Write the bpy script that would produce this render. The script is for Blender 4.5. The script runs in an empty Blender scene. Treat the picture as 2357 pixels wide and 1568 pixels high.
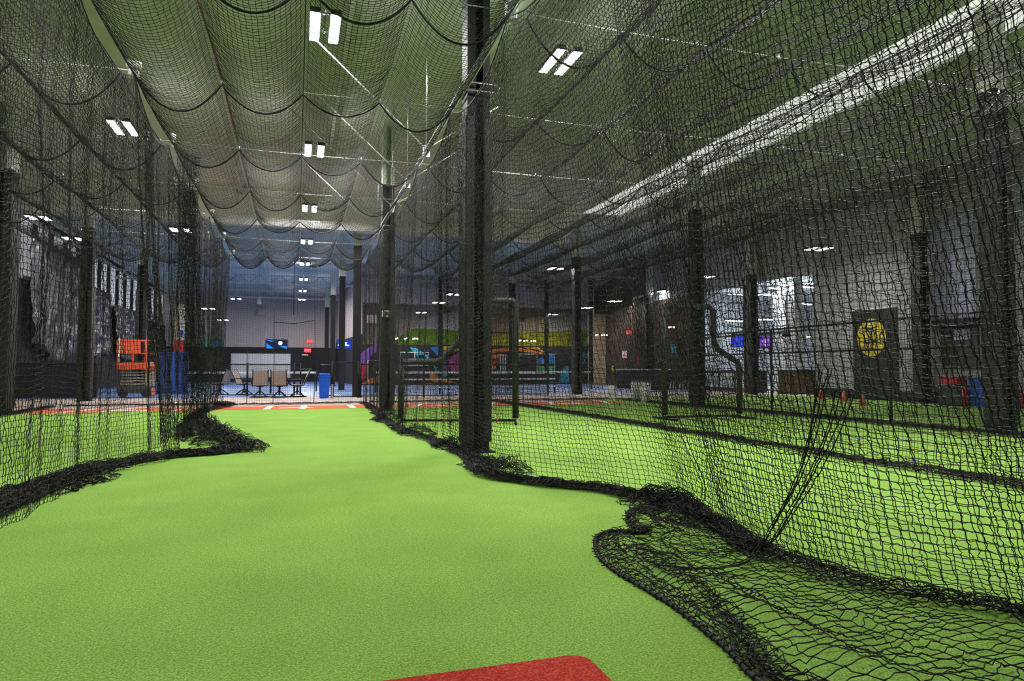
import bpy, bmesh, math, random
import numpy as np
from mathutils import Vector
random.seed(7); rng = np.random.RandomState(11)
PI = math.pi
C = bpy.context.scene.collection
S = bpy.context.scene

# ------------------------------------------------------------------ camera
F = 1571.0; CX = 1178.5; CY = 784.0; HC = 1.04
YAW = math.atan(496.5/F); PIT = math.atan(66/F)
cam = bpy.data.cameras.new('camera'); co = bpy.data.objects.new('camera', cam); C.objects.link(co)
co.location = (0, 0, HC); co.rotation_euler = (PI/2+PIT, 0, -YAW)
cam.sensor_width = 36; cam.lens = F/2357*36; cam.clip_end = 300; cam.clip_start = 0.05
S.camera = co
_f = Vector((math.sin(YAW)*math.cos(PIT), math.cos(YAW)*math.cos(PIT), math.sin(PIT)))
_r = Vector((math.cos(YAW), -math.sin(YAW), 0)); _u = _r.cross(_f)
def ray(px, py): return _f + _r*((px-CX)/F) + _u*((CY-py)/F)
def atZ(px, py, z=0.0):
    d = ray(px, py); t = (z-HC)/d.z; return Vector((d.x*t, d.y*t, z))
def atY(px, py, Y):
    d = ray(px, py); t = Y/d.y; return Vector((d.x*t, Y, HC+d.z*t))
def atX(px, py, X):
    d = ray(px, py); t = X/d.x; return Vector((X, d.y*t, HC+d.z*t))

# ------------------------------------------------------------------ materials
def mat(name, col, rough=.6, metal=0, var=.12, scale=8, bump=0, spec=.4, emit=None, es=0):
    m = bpy.data.materials.new(name); m.use_nodes = True
    nt = m.node_tree; b = nt.nodes['Principled BSDF']
    b.inputs['Roughness'].default_value = rough; b.inputs['Metallic'].default_value = metal
    b.inputs['Specular IOR Level'].default_value = spec
    tc = nt.nodes.new('ShaderNodeTexCoord'); nz = nt.nodes.new('ShaderNodeTexNoise')
    nz.inputs['Scale'].default_value = scale; nz.inputs['Detail'].default_value = 3
    nt.links.new(tc.outputs['Object'], nz.inputs['Vector'])
    rp = nt.nodes.new('ShaderNodeValToRGB')
    rp.color_ramp.elements[0].position = .3; rp.color_ramp.elements[1].position = .7
    rp.color_ramp.elements[0].color = tuple(c*(1-var) for c in col[:3])+(1,)
    rp.color_ramp.elements[1].color = tuple(min(1, c*(1+var)) for c in col[:3])+(1,)
    nt.links.new(nz.outputs['Fac'], rp.inputs['Fac']); nt.links.new(rp.outputs['Color'], b.inputs['Base Color'])
    if bump:
        bp = nt.nodes.new('ShaderNodeBump'); bp.inputs['Strength'].default_value = bump; bp.inputs['Distance'].default_value = .02
        nt.links.new(nz.outputs['Fac'], bp.inputs['Height']); nt.links.new(bp.outputs['Normal'], b.inputs['Normal'])
    if emit:
        b.inputs['Emission Color'].default_value = tuple(emit)+(1,); b.inputs['Emission Strength'].default_value = es
    return m
def turf_mat(name, c1, c2, c3):
    m = bpy.data.materials.new(name); m.use_nodes = True; nt = m.node_tree; b = nt.nodes['Principled BSDF']
    b.inputs['Roughness'].default_value = 1; b.inputs['Specular IOR Level'].default_value = 0
    tc = nt.nodes.new('ShaderNodeTexCoord')
    def N(sc, det, stretch=(1, 1, 1)):
        mp = nt.nodes.new('ShaderNodeMapping'); mp.inputs['Scale'].default_value = stretch
        nt.links.new(tc.outputs['Object'], mp.inputs['Vector'])
        n = nt.nodes.new('ShaderNodeTexNoise'); n.inputs['Scale'].default_value = sc; n.inputs['Detail'].default_value = det
        nt.links.new(mp.outputs['Vector'], n.inputs['Vector']); return n
    fine = N(130, 4); mid = N(45, 4, (1, 1.6, 1)); big = N(1.6, 4)
    r1 = nt.nodes.new('ShaderNodeValToRGB'); r1.color_ramp.elements[0].position = .3; r1.color_ramp.elements[1].position = .68
    r1.color_ramp.elements[0].color = c1+(1,); r1.color_ramp.elements[1].color = c3+(1,)
    e = r1.color_ramp.elements.new(.5); e.color = c2+(1,)
    nt.links.new(fine.outputs['Fac'], r1.inputs['Fac'])
    def mul(src, fac, lo, hi, p0=.35, p1=.65):
        rr = nt.nodes.new('ShaderNodeValToRGB'); rr.color_ramp.elements[0].position = p0; rr.color_ramp.elements[1].position = p1
        rr.color_ramp.elements[0].color = (lo, lo, lo, 1); rr.color_ramp.elements[1].color = (hi, hi, hi, 1)
        nt.links.new(fac, rr.inputs['Fac'])
        mx = nt.nodes.new('ShaderNodeMixRGB'); mx.blend_type = 'MULTIPLY'; mx.inputs['Fac'].default_value = 1
        nt.links.new(src, mx.inputs[1]); nt.links.new(rr.outputs['Color'], mx.inputs[2]); return mx.outputs[0]
    o = mul(r1.outputs['Color'], mid.outputs['Fac'], .84, 1.08); o = mul(o, big.outputs['Fac'], .93, 1.05)
    nt.links.new(o, b.inputs['Base Color'])
    bp = nt.nodes.new('ShaderNodeBump'); bp.inputs['Strength'].default_value = .5; bp.inputs['Distance'].default_value = .012
    nt.links.new(fine.outputs['Fac'], bp.inputs['Height']); nt.links.new(bp.outputs['Normal'], b.inputs['Normal'])
    return m
M = dict(
    turf=turf_mat('turf', (.135, .31, .042), (.28, .49, .095), (.47, .69, .19)),
    redturf=turf_mat('red_turf', (.42, .035, .03), (.56, .06, .045), (.72, .15, .11)),
    clay=mat('clay', (.72, .12, .03), .9, scale=60),
    white=mat('white_paint', (.8, .8, .78), .7, scale=20, var=.05),
    patio=mat('patio', (.50, .40, .35), .8, scale=12, var=.12),
    court=mat('court', (.10, .20, .50), .35, scale=3, var=.1),
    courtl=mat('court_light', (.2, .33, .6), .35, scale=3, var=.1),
    slab=mat('slab', (.25, .24, .23), .7),
    bulk=mat('bulkhead_white', (.86, .86, .85), .8, scale=3, var=.02),
    ceil=mat('ceiling_deck', (.58, .61, .52), .8, scale=3, var=.07),
    steel=mat('painted_steel', (.55, .55, .53), .5, scale=5),
    galv=mat('galvanised', (.7, .72, .72), .3, .8, scale=30),
    black=mat('black_paint', (.012, .012, .014), .55, scale=6, var=.2, spec=.3),
    pad=mat('pad_vinyl', (.028, .026, .026), .5, scale=9, var=.2, bump=.2),
    net=mat('net_twine', (.019, .018, .0185), .6, scale=300, var=.4, spec=.3),
    rope=mat('net_rope', (.014, .014, .015), .6, scale=200, var=.4, spec=.3),
    blk_wall=mat('black_wall', (.016, .017, .022), .7, scale=3, var=.15),
    beige=mat('beige_wall', (.55, .47, .43), .85, scale=2, var=.05),
    grey=mat('grey_block', (.33, .33, .35), .85, scale=3, var=.08),
    brown=mat('brown_slats', (.05, .028, .02), .7, scale=6, var=.4),
    tan=mat('tan_wall', (.50, .40, .28), .8, scale=3, var=.1),
    lav=mat('lavender_panel', (.38, .38, .60), .5, scale=2, var=.06),
    tarp=mat('silver_tarp', (.10, .10, .115), .28, .35, scale=5, var=.5, bump=.6, spec=.6),
    glasswin=mat('frosted_glass', (.62, .64, .66), .4, scale=2, var=.1),
    orange=mat('orange_paint', (.72, .10, .03), .5, scale=9),
    coral=mat('coral_plastic', (.85, .25, .14), .5, scale=9),
    lifttan=mat('tan_steel', (.35, .29, .17), .5, scale=9),
    dark=mat('dark_grey', (.05, .05, .05), .6, scale=9),
    rubber=mat('rubber', (.02, .02, .02), .8),
    blue=mat('blue_plastic', (.005, .10, .62), .4, scale=6, var=.08),
    bluepad=mat('blue_vinyl', (.015, .07, .32), .5, scale=3),
    red=mat('red_vinyl', (.62, .03, .04), .5, scale=3),
    sling=mat('sling_fabric', (.33, .27, .24), .8, scale=120, var=.25),
    bronze=mat('bronze_tube', (.03, .026, .025), .25, .5, scale=9),
    cone=mat('cone_orange', (.95, .16, .03), .5, scale=9),
    yellow=mat('yellow_vinyl', (.62, .47, .02), .5, scale=7),
    banner=mat('banner_black', (.016, .016, .017), .6, scale=7),
    zip=mat('zip_tie_red', (.7, .03, .02), .4),
    wood=mat('desk_wood', (.16, .08, .045), .5, scale=6, var=.3),
    lobbyw=mat('lobby_wall', (.62, .66, .72), .6, scale=2, var=.04),
    rust=mat('rust_red', (.22, .05, .03), .6),
    lime=mat('lime_plastic', (.65, .75, .02), .5),
)
def emi(name, col, s): return mat(name, tuple(min(1, c) for c in col), .6, var=.02, emit=col, es=s)
M['lamp'] = emi('lamp_diffuser', (1, .985, .97), 400)
M['lampfar'] = emi('far_lamp_diffuser', (1, .97, .93), 150)
M['lobbylamp'] = emi('lobby_tube', (.86, .93, 1), 60)
M['bulb'] = emi('warm_bulb', (1, .62, .3), 40)
M['exit'] = emi('exit_red', (1, .05, .05), 1.3)

# ------------------------------------------------------------------ mesh helpers
class MB:
    def __init__(s): s.b = bmesh.new(); s.mi = 0
    def _end(s, vs):
        fs = set(f for v in vs for f in v.link_faces)
        for f in fs: f.material_index = s.mi
    def box(s, x0, x1, y0, y1, z0, z1, bev=0, rot=0, piv=None):
        r = bmesh.ops.create_cube(s.b, size=1); vs = r['verts']
        for v in vs: v.co = Vector(((x0+x1)/2+v.co.x*(x1-x0), (y0+y1)/2+v.co.y*(y1-y0), (z0+z1)/2+v.co.z*(z1-z0)))
        if rot:
            p = piv or Vector(((x0+x1)/2, (y0+y1)/2, 0)); ca, sa = math.cos(rot), math.sin(rot)
            for v in vs:
                dx, dy = v.co.x-p[0], v.co.y-p[1]; v.co.x = p[0]+ca*dx-sa*dy; v.co.y = p[1]+sa*dx+ca*dy
        s._end(vs)
        if bev:
            es = list(set(e for v in vs for e in v.link_edges))
            bmesh.ops.bevel(s.b, geom=es, offset=bev, segments=2, affect='EDGES', profile=.5)
        return s
    def tube(s, pts, r, n=8, closed=False, taper=None):
        pts = [Vector(p) for p in pts]; rings = []
        L = len(pts)
        for i, p in enumerate(pts):
            a = pts[(i-1) % L] if (closed or i > 0) else p; c = pts[(i+1) % L] if (closed or i < L-1) else p
            t = (c-a).normalized(); ref = Vector((0, 0, 1)) if abs(t.z) < .9 else Vector((1, 0, 0))
            n1 = t.cross(ref).normalized(); n2 = t.cross(n1)
            rr = r if taper is None else r*taper[i]
            rings.append([s.b.verts.new(p+(n1*math.cos(2*PI*k/n)+n2*math.sin(2*PI*k/n))*rr) for k in range(n)])
        for i in range(L if closed else L-1):
            A, B = rings[i], rings[(i+1) % L]
            for k in range(n):
                f = s.b.faces.new((A[k], A[(k+1) % n], B[(k+1) % n], B[k])); f.material_index = s.mi; f.smooth = True
        if not closed:
            for R in (rings[0][::-1], rings[-1]):
                f = s.b.faces.new(R); f.material_index = s.mi
        return s
    def poly(s, pts, off):
        """closed polygon pts extruded by vector off"""
        off = Vector(off); a = [s.b.verts.new(Vector(p)) for p in pts]; b = [s.b.verts.new(Vector(p)+off) for p in pts]
        n = len(a)
        fs = [s.b.faces.new(a[::-1]), s.b.faces.new(b)]
        for i in range(n): fs.append(s.b.faces.new((a[i], a[(i+1) % n], b[(i+1) % n], b[i])))
        for f in fs: f.material_index = s.mi
        return s
    def cyl(s, c, r, z0, z1, n=20, r2=None):
        r2 = r if r2 is None else r2
        a = [s.b.verts.new((c[0]+r*math.cos(2*PI*k/n), c[1]+r*math.sin(2*PI*k/n), z0)) for k in range(n)]
        b = [s.b.verts.new((c[0]+r2*math.cos(2*PI*k/n), c[1]+r2*math.sin(2*PI*k/n), z1)) for k in range(n)]
        fs = [s.b.faces.new(a[::-1]), s.b.faces.new(b)]
        for i in range(n):
            f = s.b.faces.new((a[i], a[(i+1) % n], b[(i+1) % n], b[i])); f.smooth = True; f.material_index = s.mi
        for f in fs: f.material_index = s.mi
        return s
    def build(s, name, m, parent=None):
        bmesh.ops.recalc_face_normals(s.b, faces=s.b.faces)
        me = bpy.data.meshes.new(name); s.b.to_mesh(me); s.b.free()
        for q in (m if isinstance(m, (list, tuple)) else [m]): me.materials.append(M[q] if isinstance(q, str) else q)
        o = bpy.data.objects.new(name, me); C.objects.link(o)
        if parent: o.parent = parent
        return o
def tag(o, label=None, cat=None, group=None, kind=None):
    for k, v in (('label', label), ('category', cat), ('group', group), ('kind', kind)):
        if v: o[k] = v
    return o
def empty(name, label, cat, loc=(0, 0, 0), rz=0, group=None):
    o = bpy.data.objects.new(name, None); C.objects.link(o); o.location = loc; o.rotation_euler = (0, 0, rz)
    o.empty_display_size = .1
    return tag(o, label, cat, group)
def struct(o): o['kind'] = 'structure'; return o
def dup(root, loc=None, rz=None, label=None, group=None):
    r = root.copy(); C.objects.link(r)
    if loc is not None: r.location = loc
    if rz is not None: r.rotation_euler = (0, 0, rz)
    if label: r['label'] = label
    if group: r['group'] = group
    for ch in list(root.children):
        c = ch.copy(); C.objects.link(c); c.parent = r
        for g in ch.children:
            d = g.copy(); C.objects.link(d); d.parent = c
    return r

# ------------------------------------------------------------------ netting
def nz1(x, seed, f=1.0):
    r = np.random.RandomState(seed); o = np.zeros_like(x, dtype=float)
    for k in range(4):
        o += np.sin(x*f*(1.0+k*.83+r.rand()*.4)*2+r.rand()*6.28)*(.5/(k+1)**.7)
    return o
def nz2(x, y, seed, f=1.0):
    r = np.random.RandomState(seed); o = np.zeros(np.broadcast(x, y).shape)
    for k in range(6):
        a = r.rand()*6.28; q = f*(1+k*.6+r.rand()*.4)*2
        o += np.sin((x*math.cos(a)+y*math.sin(a))*q+r.rand()*6.28)*(.45/(k+1)**.6)
    return o
def prisms(P, r):
    K, n, _ = P.shape
    t = np.gradient(P, axis=1); t /= (np.linalg.norm(t, axis=2, keepdims=True)+1e-9)
    ref = np.array([.31, .53, .79]); n1 = np.cross(t, ref); n1 /= (np.linalg.norm(n1, axis=2, keepdims=True)+1e-9)
    n2 = np.cross(t, n1); V = []
    for k in range(3):
        a = 2*PI*k/3; V.append(P+(n1*math.cos(a)+n2*math.sin(a))*r)
    V = np.stack(V, 2).reshape(-1, 3)
    base = (np.arange(K)[:, None]*n+np.arange(n-1)[None, :]).reshape(-1)*3
    Q = []
    for k in range(3):
        k2 = (k+1) % 3; Q.append(np.stack([base+k, base+k2, base+3+k2, base+3+k], 1))
    return V, np.concatenate(Q)
def knot_geo(P, r):
    o = np.array([[1, 0, 0], [-1, 0, 0], [0, 1, 0], [0, -1, 0], [0, 0, 1], [0, 0, -1]])*r
    V = (P[:, None, :]+o[None]).reshape(-1, 3)
    q = np.array([[0, 2, 4], [2, 1, 4], [1, 3, 4], [3, 0, 4], [2, 0, 5], [1, 2, 5], [3, 1, 5], [0, 3, 5]])
    return V, (np.arange(len(P))[:, None, None]*6+q[None]).reshape(-1, 3)
def subdiv(P, sub, jit):
    K, n, _ = P.shape
    if sub < 2: return P
    out = np.zeros((K, (n-1)*sub+1, 3)); out[:, ::sub] = P
    for k in range(1, sub):
        w = k/sub; out[:, k::sub] = P[:, :-1]*(1-w)+P[:, 1:]*w+rng.normal(0, jit, (K, n-1, 3))
    return out
def net_mesh(name, G, r, parent=None, sub=1, jit=.003, knot=0, m='net'):
    G = G+rng.normal(0, jit, G.shape)
    vs, qs, nv = [], [], 0
    for P in (G, np.transpose(G, (1, 0, 2))):
        V, Q = prisms(subdiv(P, sub, jit*1.6), r); vs.append(V); qs.append(Q+nv); nv += len(V)
    nq = sum(len(q) for q in qs); tri = None
    if knot:
        V, T = knot_geo(G.reshape(-1, 3), knot); vs.append(V); tri = T+nv; nv += len(V)
    V = np.concatenate(vs).astype(np.float32); Q = np.concatenate(qs).astype(np.int32)
    V[:, 2] = np.maximum(V[:, 2], .001)
    me = bpy.data.meshes.new(name); me.vertices.add(len(V)); me.vertices.foreach_set('co', V.ravel())
    nt = 0 if tri is None else len(tri)
    loops = Q.ravel() if tri is None else np.concatenate([Q.ravel(), tri.ravel().astype(np.int32)])
    me.loops.add(len(loops)); me.loops.foreach_set('vertex_index', loops)
    me.polygons.add(nq+nt)
    st = np.concatenate([np.arange(nq)*4, nq*4+np.arange(nt)*3]).astype(np.int32)
    me.polygons.foreach_set('loop_start', st)
    me.update(calc_edges=True)
    me.polygons.foreach_set('use_smooth', np.ones(nq+nt, dtype=bool))
    me.materials.append(M[m]); o = bpy.data.objects.new(name, me); C.objects.link(o)
    if parent: o.parent = parent
    return o
HT = 4.36                       # height of the tensioned cables
CABY = [3.5, 6.0, 8.5, 11.0, 13.5, 16.0, 18.6, 21.3]
def hermite(xs, ys, x):
    xs = np.array(xs, float); ys = np.array(ys, float); o = np.argsort(xs); xs = xs[o]; ys = ys[o]
    m = np.gradient(ys, xs); i = np.clip(np.searchsorted(xs, x)-1, 0, len(xs)-2)
    h = xs[i+1]-xs[i]; t = np.clip((x-xs[i])/h, 0, 1)
    return (2*t**3-3*t**2+1)*ys[i]+(t**3-2*t**2+t)*h*m[i]+(-2*t**3+3*t**2)*ys[i+1]+(t**3-t**2)*h*m[i+1]
def scallop(y, per=2.5, ph=1.0):
    u = ((y-ph)/per) % 1.0; return 4*u*(1-u)
def wall_net(parent, y0, y1, xt, base, cell=.055, r=.0024, seed=1, sub=1, knot=0, fold=.07, sag=.22, jit=.003, zt=HT, name='net_panel', per=2.5, dens=1.12):
    L = y1-y0; nu = int(L/cell*dens); nv = int(zt/cell*1.02)
    s = np.linspace(0, 1, nu)*L; t = np.linspace(0, 1, nv)
    Sg, T = np.meshgrid(s, t, indexing='ij')
    Y = y0+Sg+.05*np.sin(2*PI*(y0+Sg)/.83)*(.4+.6*T)*(.6+.4*nz1(Sg, seed+2, .5))+.05*nz2(Sg, T*3, seed, .9)*T
    Y = np.clip(Y, y0, y1)
    Xb = hermite(*base, Y); w = T**1.35
    X = xt*(1-w)+Xb*w+fold*T*(nz1(Y, seed+3, 2.6)+.5*nz2(Y, T*2, seed+5, 1.6))*np.clip(3*(1-T), .3, 1)
    Z = (zt-sag*scallop(Y, per))*(1-T)-.06*nz2(Y, T*3, seed+9, .7)*T*(1-T)*3-.10*scallop(Y, per/2, .3)*T*(1-T)*2
    Z = np.maximum(Z, .012)
    net_mesh(name, np.stack([X, Y, Z], 2), r, parent, sub, jit, knot)
    rp = np.linspace(y0, y1, int(L/.08)); rz = zt-sag*scallop(rp, per)
    MB().tube([(xt, a, b) for a, b in zip(rp, rz)], .007, 5).build('top_rope', 'rope', parent)
def skirt(parent, pts, e=1.1, w=.22, cell=.05, r=.0028, seed=3, hump=.07, side=1, name='floor_pile', jit=.006, knot=0, sub=1):
    """net that lies folded on the floor beside the path pts [(x,y)...]"""
    pts = np.array(pts, float); d = np.r_[0, np.cumsum(np.linalg.norm(np.diff(pts, axis=0), axis=1))]
    L = d[-1]; n = max(8, int(L/cell*1.08)); s = np.linspace(0, L, n)
    px = hermite(d, pts[:, 0], s); py = hermite(d, pts[:, 1], s)
    tx = np.gradient(px); ty = np.gradient(py); q = np.hypot(tx, ty)+1e-9; nx, ny = -ty/q*side, tx/q*side
    m = int(e/cell); v = np.linspace(0, 1, m); Sg, V = np.meshgrid(s, v, indexing='ij')
    ww = w*(1+.35*nz1(s, seed, 1.3))[:, None]
    nf = max(1, round(e/w/2)); ph = V*nf
    tri = np.abs(((ph+.18*nz2(Sg, V*2, seed+1, 1.7)) % 1)*2-1)
    off = ww*(tri*.9+.18*nz2(Sg, V*5, seed+2, 3.0))
    al = .05*nz2(Sg, V*4, seed+4, 2.2)
    Z = .008+hump*(.35+.65*np.sin(tri*PI*.95)**2)*(.35+.5*np.abs(nz2(Sg, V*3, seed+7, 2.6)))+.02*np.abs(nz2(Sg*3, V*9, seed+8, 2))
    X = px[:, None]+nx[:, None]*off+(tx/q)[:, None]*al; Y = py[:, None]+ny[:, None]*off+(ty/q)[:, None]*al
    net_mesh(name, np.stack([X, Y, Z], 2), r, parent, sub, jit, knot)
def roof_net(parent, x0, x1, y0, y1, nodes=4, cell=.049, r=.0026, seed=1, sag=.29, jit=.003, h=HT, sub=1):
    W = x1-x0; L = y1-y0; nu = int(W/cell*1.12); nv = int(L/cell*1.02)
    u = np.linspace(0, 1, nu); y = np.linspace(y0, y1, nv); U, Yg = np.meshgrid(u, y, indexing='ij')
    a = (U*nodes) % 1.0; sc = 4*a*(1-a)
    cy = np.array(CABY); dn = np.interp(Yg, cy, np.arange(len(cy))) % 1.0; bay = 4*dn*(1-dn)
    k = np.floor(np.clip(U*nodes, 0, nodes-1e-6)); amp = 1+.16*np.sin(k*2.1+seed)+.12*np.sin(Yg*.9+k+seed)
    Z = h-sag*sc*amp*(1-.18*bay)-.10*bay*(.4+.6*sc)+.012*nz2(U*W, Yg, seed, 1.5)
    X = x0+W*U-.012*np.sin(2*PI*U*nodes); Y = Yg+.03*nz2(U*W, Yg, seed+2, .8)
    net_mesh('net_panel', np.stack([X, Y, Z], 2), r, parent, sub, jit)
    m = MB()
    uu = np.linspace(0, 1, nodes*14+1)
    for c in CABY:
        if c < y0 or c > y1: continue
        aa = (uu*nodes) % 1.0; kk = np.floor(np.clip(uu*nodes, 0, nodes-1e-6)); am = 1+.16*np.sin(kk*2.1+seed)+.12*np.sin(c*.9+kk+seed)
        zz = h-sag*4*aa*(1-aa)*am
        m = MB(); m.tube([(x0+W*q, c, z) for q, z in zip(uu, zz)], .011, 5); m.build('swag_rope', 'rope', parent)
    for k in (range(0, nodes+1, 2)):
        yy = np.linspace(y0, y1, 60); d2 = np.interp(yy, cy, np.arange(len(cy))) % 1.0
        MB().tube([(x0+W*k/nodes, q, h-.10*.4*4*b*(1-b)+.004) for q, b in zip(yy, d2)], .006, 5).build('ridge_rope', 'rope', parent)

# ------------------------------------------------------------------ ground
struct(MB().box(-10.4, 31, -4, 61, -.16, -.03).build('floor', 'slab'))
TE = 18.75; RW_ = 18.5
t = MB().poly([(-10, -3, -.03), (18.6, -3, -.03), (18.6, 22.6, -.03), (9.7, 22.6, -.03), (9.7, TE, -.03), (-10, TE, -.03)], (0, 0, .03)).build('artificial_turf', 'turf')
tag(t, 'bright green artificial turf covering the batting lanes and the field', 'turf')
MB().box(10.6, 18.5, 11.1, 11.2, .0, .004).build('painted_line', 'white', t); MB().box(10.6, 18.5, 15.7, 15.78, .0, .004).build('painted_line', 'white', t)
r = MB().box(-9.9, 9.7, TE, 20.35, -.03, .002).build('clay_strip', 'clay')
tag(r, 'orange clay coloured strip across the far end of the green turf', 'clay strip')
for px0, px1, py0, py1 in ((618, 634, 939, 929), (697, 706, 939, 929), (812, 800, 938, 929)):
    a = atZ(px0, py0, .002); b = atZ(px1, py1, .002)
    b = a+(b-a)*((20.3-a.y)/(b.y-a.y)); a = a+(b-a)*((TE+.02-a.y)/(b.y-a.y))
    d = .085
    MB().poly([(a.x-d, a.y, .002), (a.x+d, a.y, .002), (b.x+d, b.y, .002), (b.x-d, b.y, .002)], (0, 0, .004)).build('chalk_line', 'white', r)
for cx in (.02, -4.0, 4.0, 8.0):
    c0 = cx
    MB().poly([(c0-.45, 19.15, .002), (c0+.45, 19.15, .002), (c0+.45, 19.3, .002), (c0+.2, 19.5, .002), (c0-.2, 19.5, .002), (c0-.45, 19.3, .002)], (0, 0, .006)).build('home_plate', 'white', r)
for cx in (-5.4, -3.0, -4.6, 3.1, 5.3, 7.2, 9.0):
    MB().poly([(cx-.08, TE+.03, .002), (cx+.08, TE+.03, .002), (cx+.55, 20.3, .002), (cx+.39, 20.3, .002)], (0, 0, .004)).build('chalk_line', 'white', r)
p = MB().box(-10, 9.7, 20.35, 27.2, -.03, 0).box(9.7, 18.6, 22.6, 27.2, -.03, 0).build('patio_floor', 'patio')
tag(p, 'beige concrete strip between the clay strip and the blue court', 'floor')
ct = MB().poly([(-10, 27.2, -.03), (RW_, 27.2, -.03), (RW_, 44.9, -.03), (3.8, 44.9, -.03), (3.15, 59.85, -.03), (-10, 59.85, -.03)], (0, 0, .03)).build('sport_court', 'court'); tag(ct, 'blue sport court behind the patio with white boundary lines', 'sport court')
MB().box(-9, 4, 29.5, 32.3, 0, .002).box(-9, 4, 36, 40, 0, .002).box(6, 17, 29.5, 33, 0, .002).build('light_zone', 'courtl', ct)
m = MB()
for y in (29.4, 36, 43): m.box(-9, 17, y, y+.12, .0, .004)
m.poly([(1.6, 27.6, 0), (1.75, 27.6, 0), (.9, 34, 0), (.75, 34, 0)], (0, 0, .004))
m.poly([(4.9, 27.5, 0), (5.1, 27.5, 0), (3.6, 31, 0), (3.4, 31, 0)], (0, 0, .004))
m.build('boundary_line', 'white', ct)
# red mat in front of the camera
a = atZ(1338, 1511, .012)
m = MB(); X1, Y1 = a.x+.02, a.y+.02; X0 = X1-1.25; Y0 = Y1-.7
cs = []
for (cx, cy, a0) in ((X1-.07, Y1-.07, 0), (X0+.07, Y1-.07, 90), (X0+.07, Y0+.07, 180), (X1-.07, Y0+.07, 270)):
    for k in range(7):
        q = math.radians(a0+k*15); cs.append((cx+.07*math.cos(q), cy+.07*math.sin(q), .001))
m.poly(cs, (0, 0, .011)); mt = m.build('pitching_mat', 'redturf'); tag(mt, 'red turf mat with rounded corner lying in the foreground', 'mat')

# ------------------------------------------------------------------ shell
CH = 7.2
ce = MB().box(-10.4, 31, -4, 61, CH, CH+.2).build('ceiling', 'ceil'); struct(ce)
m = MB()
x = -9.6
while x < 18.5:
    if 9.5 < x < 12.6: x += 2.6; continue
    m.box(x-.04, x+.04, -4, 60, CH-.24, CH-.19); m.box(x-.012, x+.012, -4, 60, CH-.20, CH); x += 2.6
struct(m.build('trim_1', 'ceil'))
# bulkheads
struct(MB().box(-10, 10.1, 24.6, 25.0, 5.95, CH).build('trim_2', 'bulk')); 
glow = struct(MB().box(10.55, 12.2, -3, 24.5, CH-.03, CH+.01).build('added_glow_strip', emi('glow_panel', (.86, .88, .84), .8)))  # glow added so the pale ceiling band reads bright; not a known skylight
for x in (10.5, 12.25): MB().box(x-.05, x+.05, -3, 24.5, CH-.10, CH).build('window_frame', 'ceil', glow)  # edge bars of the added glowing strip, no real window
m = MB()
for Y in (35.2, 44.2, 53.1):
    m.box(-10, 18.6, Y-.12, Y+.12, 6.75, 6.82); m.box(-10, 18.6, Y-.12, Y+.12, 6.25, 6.33)
    x = -10
    while x < 18:
        m.tube([(x, Y, 6.3), (x+.6, Y, 6.78), (x+1.2, Y, 6.3)], .035, 5); x += 1.2
struct(m.build('trim_3', 'steel'))
# far wall
w = MB().box(-10, 3.3, 60, 60.3, 0, CH); w = w.build('wall_far', 'beige'); struct(w)
m = MB().box(-10, 3.2, 59.9, 60, 0, 2.85); o = m.build('trim_4', 'blk_wall'); struct(o)
d = MB()
sw = MB().poly([(3.2, 60, 0), (3.85, 45.1, 0), (4.1, 45.1, 0), (3.6, 60, 0)], (0, 0, 3.3)).build('wall_court_side', 'blk_wall'); struct(sw)
sw2 = MB().poly([(3.2, 60, 3.3), (3.85, 45.1, 3.3), (4.1, 45.1, 3.3), (3.6, 60, 3.3)], (0, 0, CH-3.3)).build('wall_court_side_upper', 'beige'); struct(sw2)
XE = atY(1366, 800, 45).x
mw = MB().box(3.85, 20.6, 45, 45.3, 0, 2.65).build('wall_mural', 'blk_wall'); struct(mw)
uw = MB().box(3.85, 9.9, 48, 48.3, 0, CH).box(9.9, 21.5, 48.5, 48.8, 0, CH); uw = uw.build('wall_upper', 'beige'); struct(uw)
ub = MB().box(3.85, XE, 44.9, 45.4, 5.35, CH).build('trim_5', 'beige'); struct(ub)
# left wall
lw = MB().box(-10.3, -10, 24, 60, 0, 4.6).box(-10.3, -10, 24, 60, 6.9, CH).box(-10.3, -10, 24, 30, 4.6, 6.9)
lw = lw.build('wall_left', 'blk_wall'); struct(lw)
struct(MB().box(-10.0, -9.93, 24, 60, 4.5, 4.62).box(-10.0, -9.9, 24, 60, 6.82, 6.95).build('trim_6', 'steel'))
win = MB().box(-10.25, -10.2, 30, 60, 4.6, 6.9).build('window_1', emi('clerestory_glass', (.85, .88, .92), .38)); struct(win)
m = MB(); y = 30
while y < 60: m.box(-10.2, -10.05, y-.09, y+.09, 4.6, 6.9); y += 1.9
m.build('window_frame', 'black', win)
struct(MB().box(-10.3, -10, -3, 24, 0, CH).build('wall_left_near', 'grey'))
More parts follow.
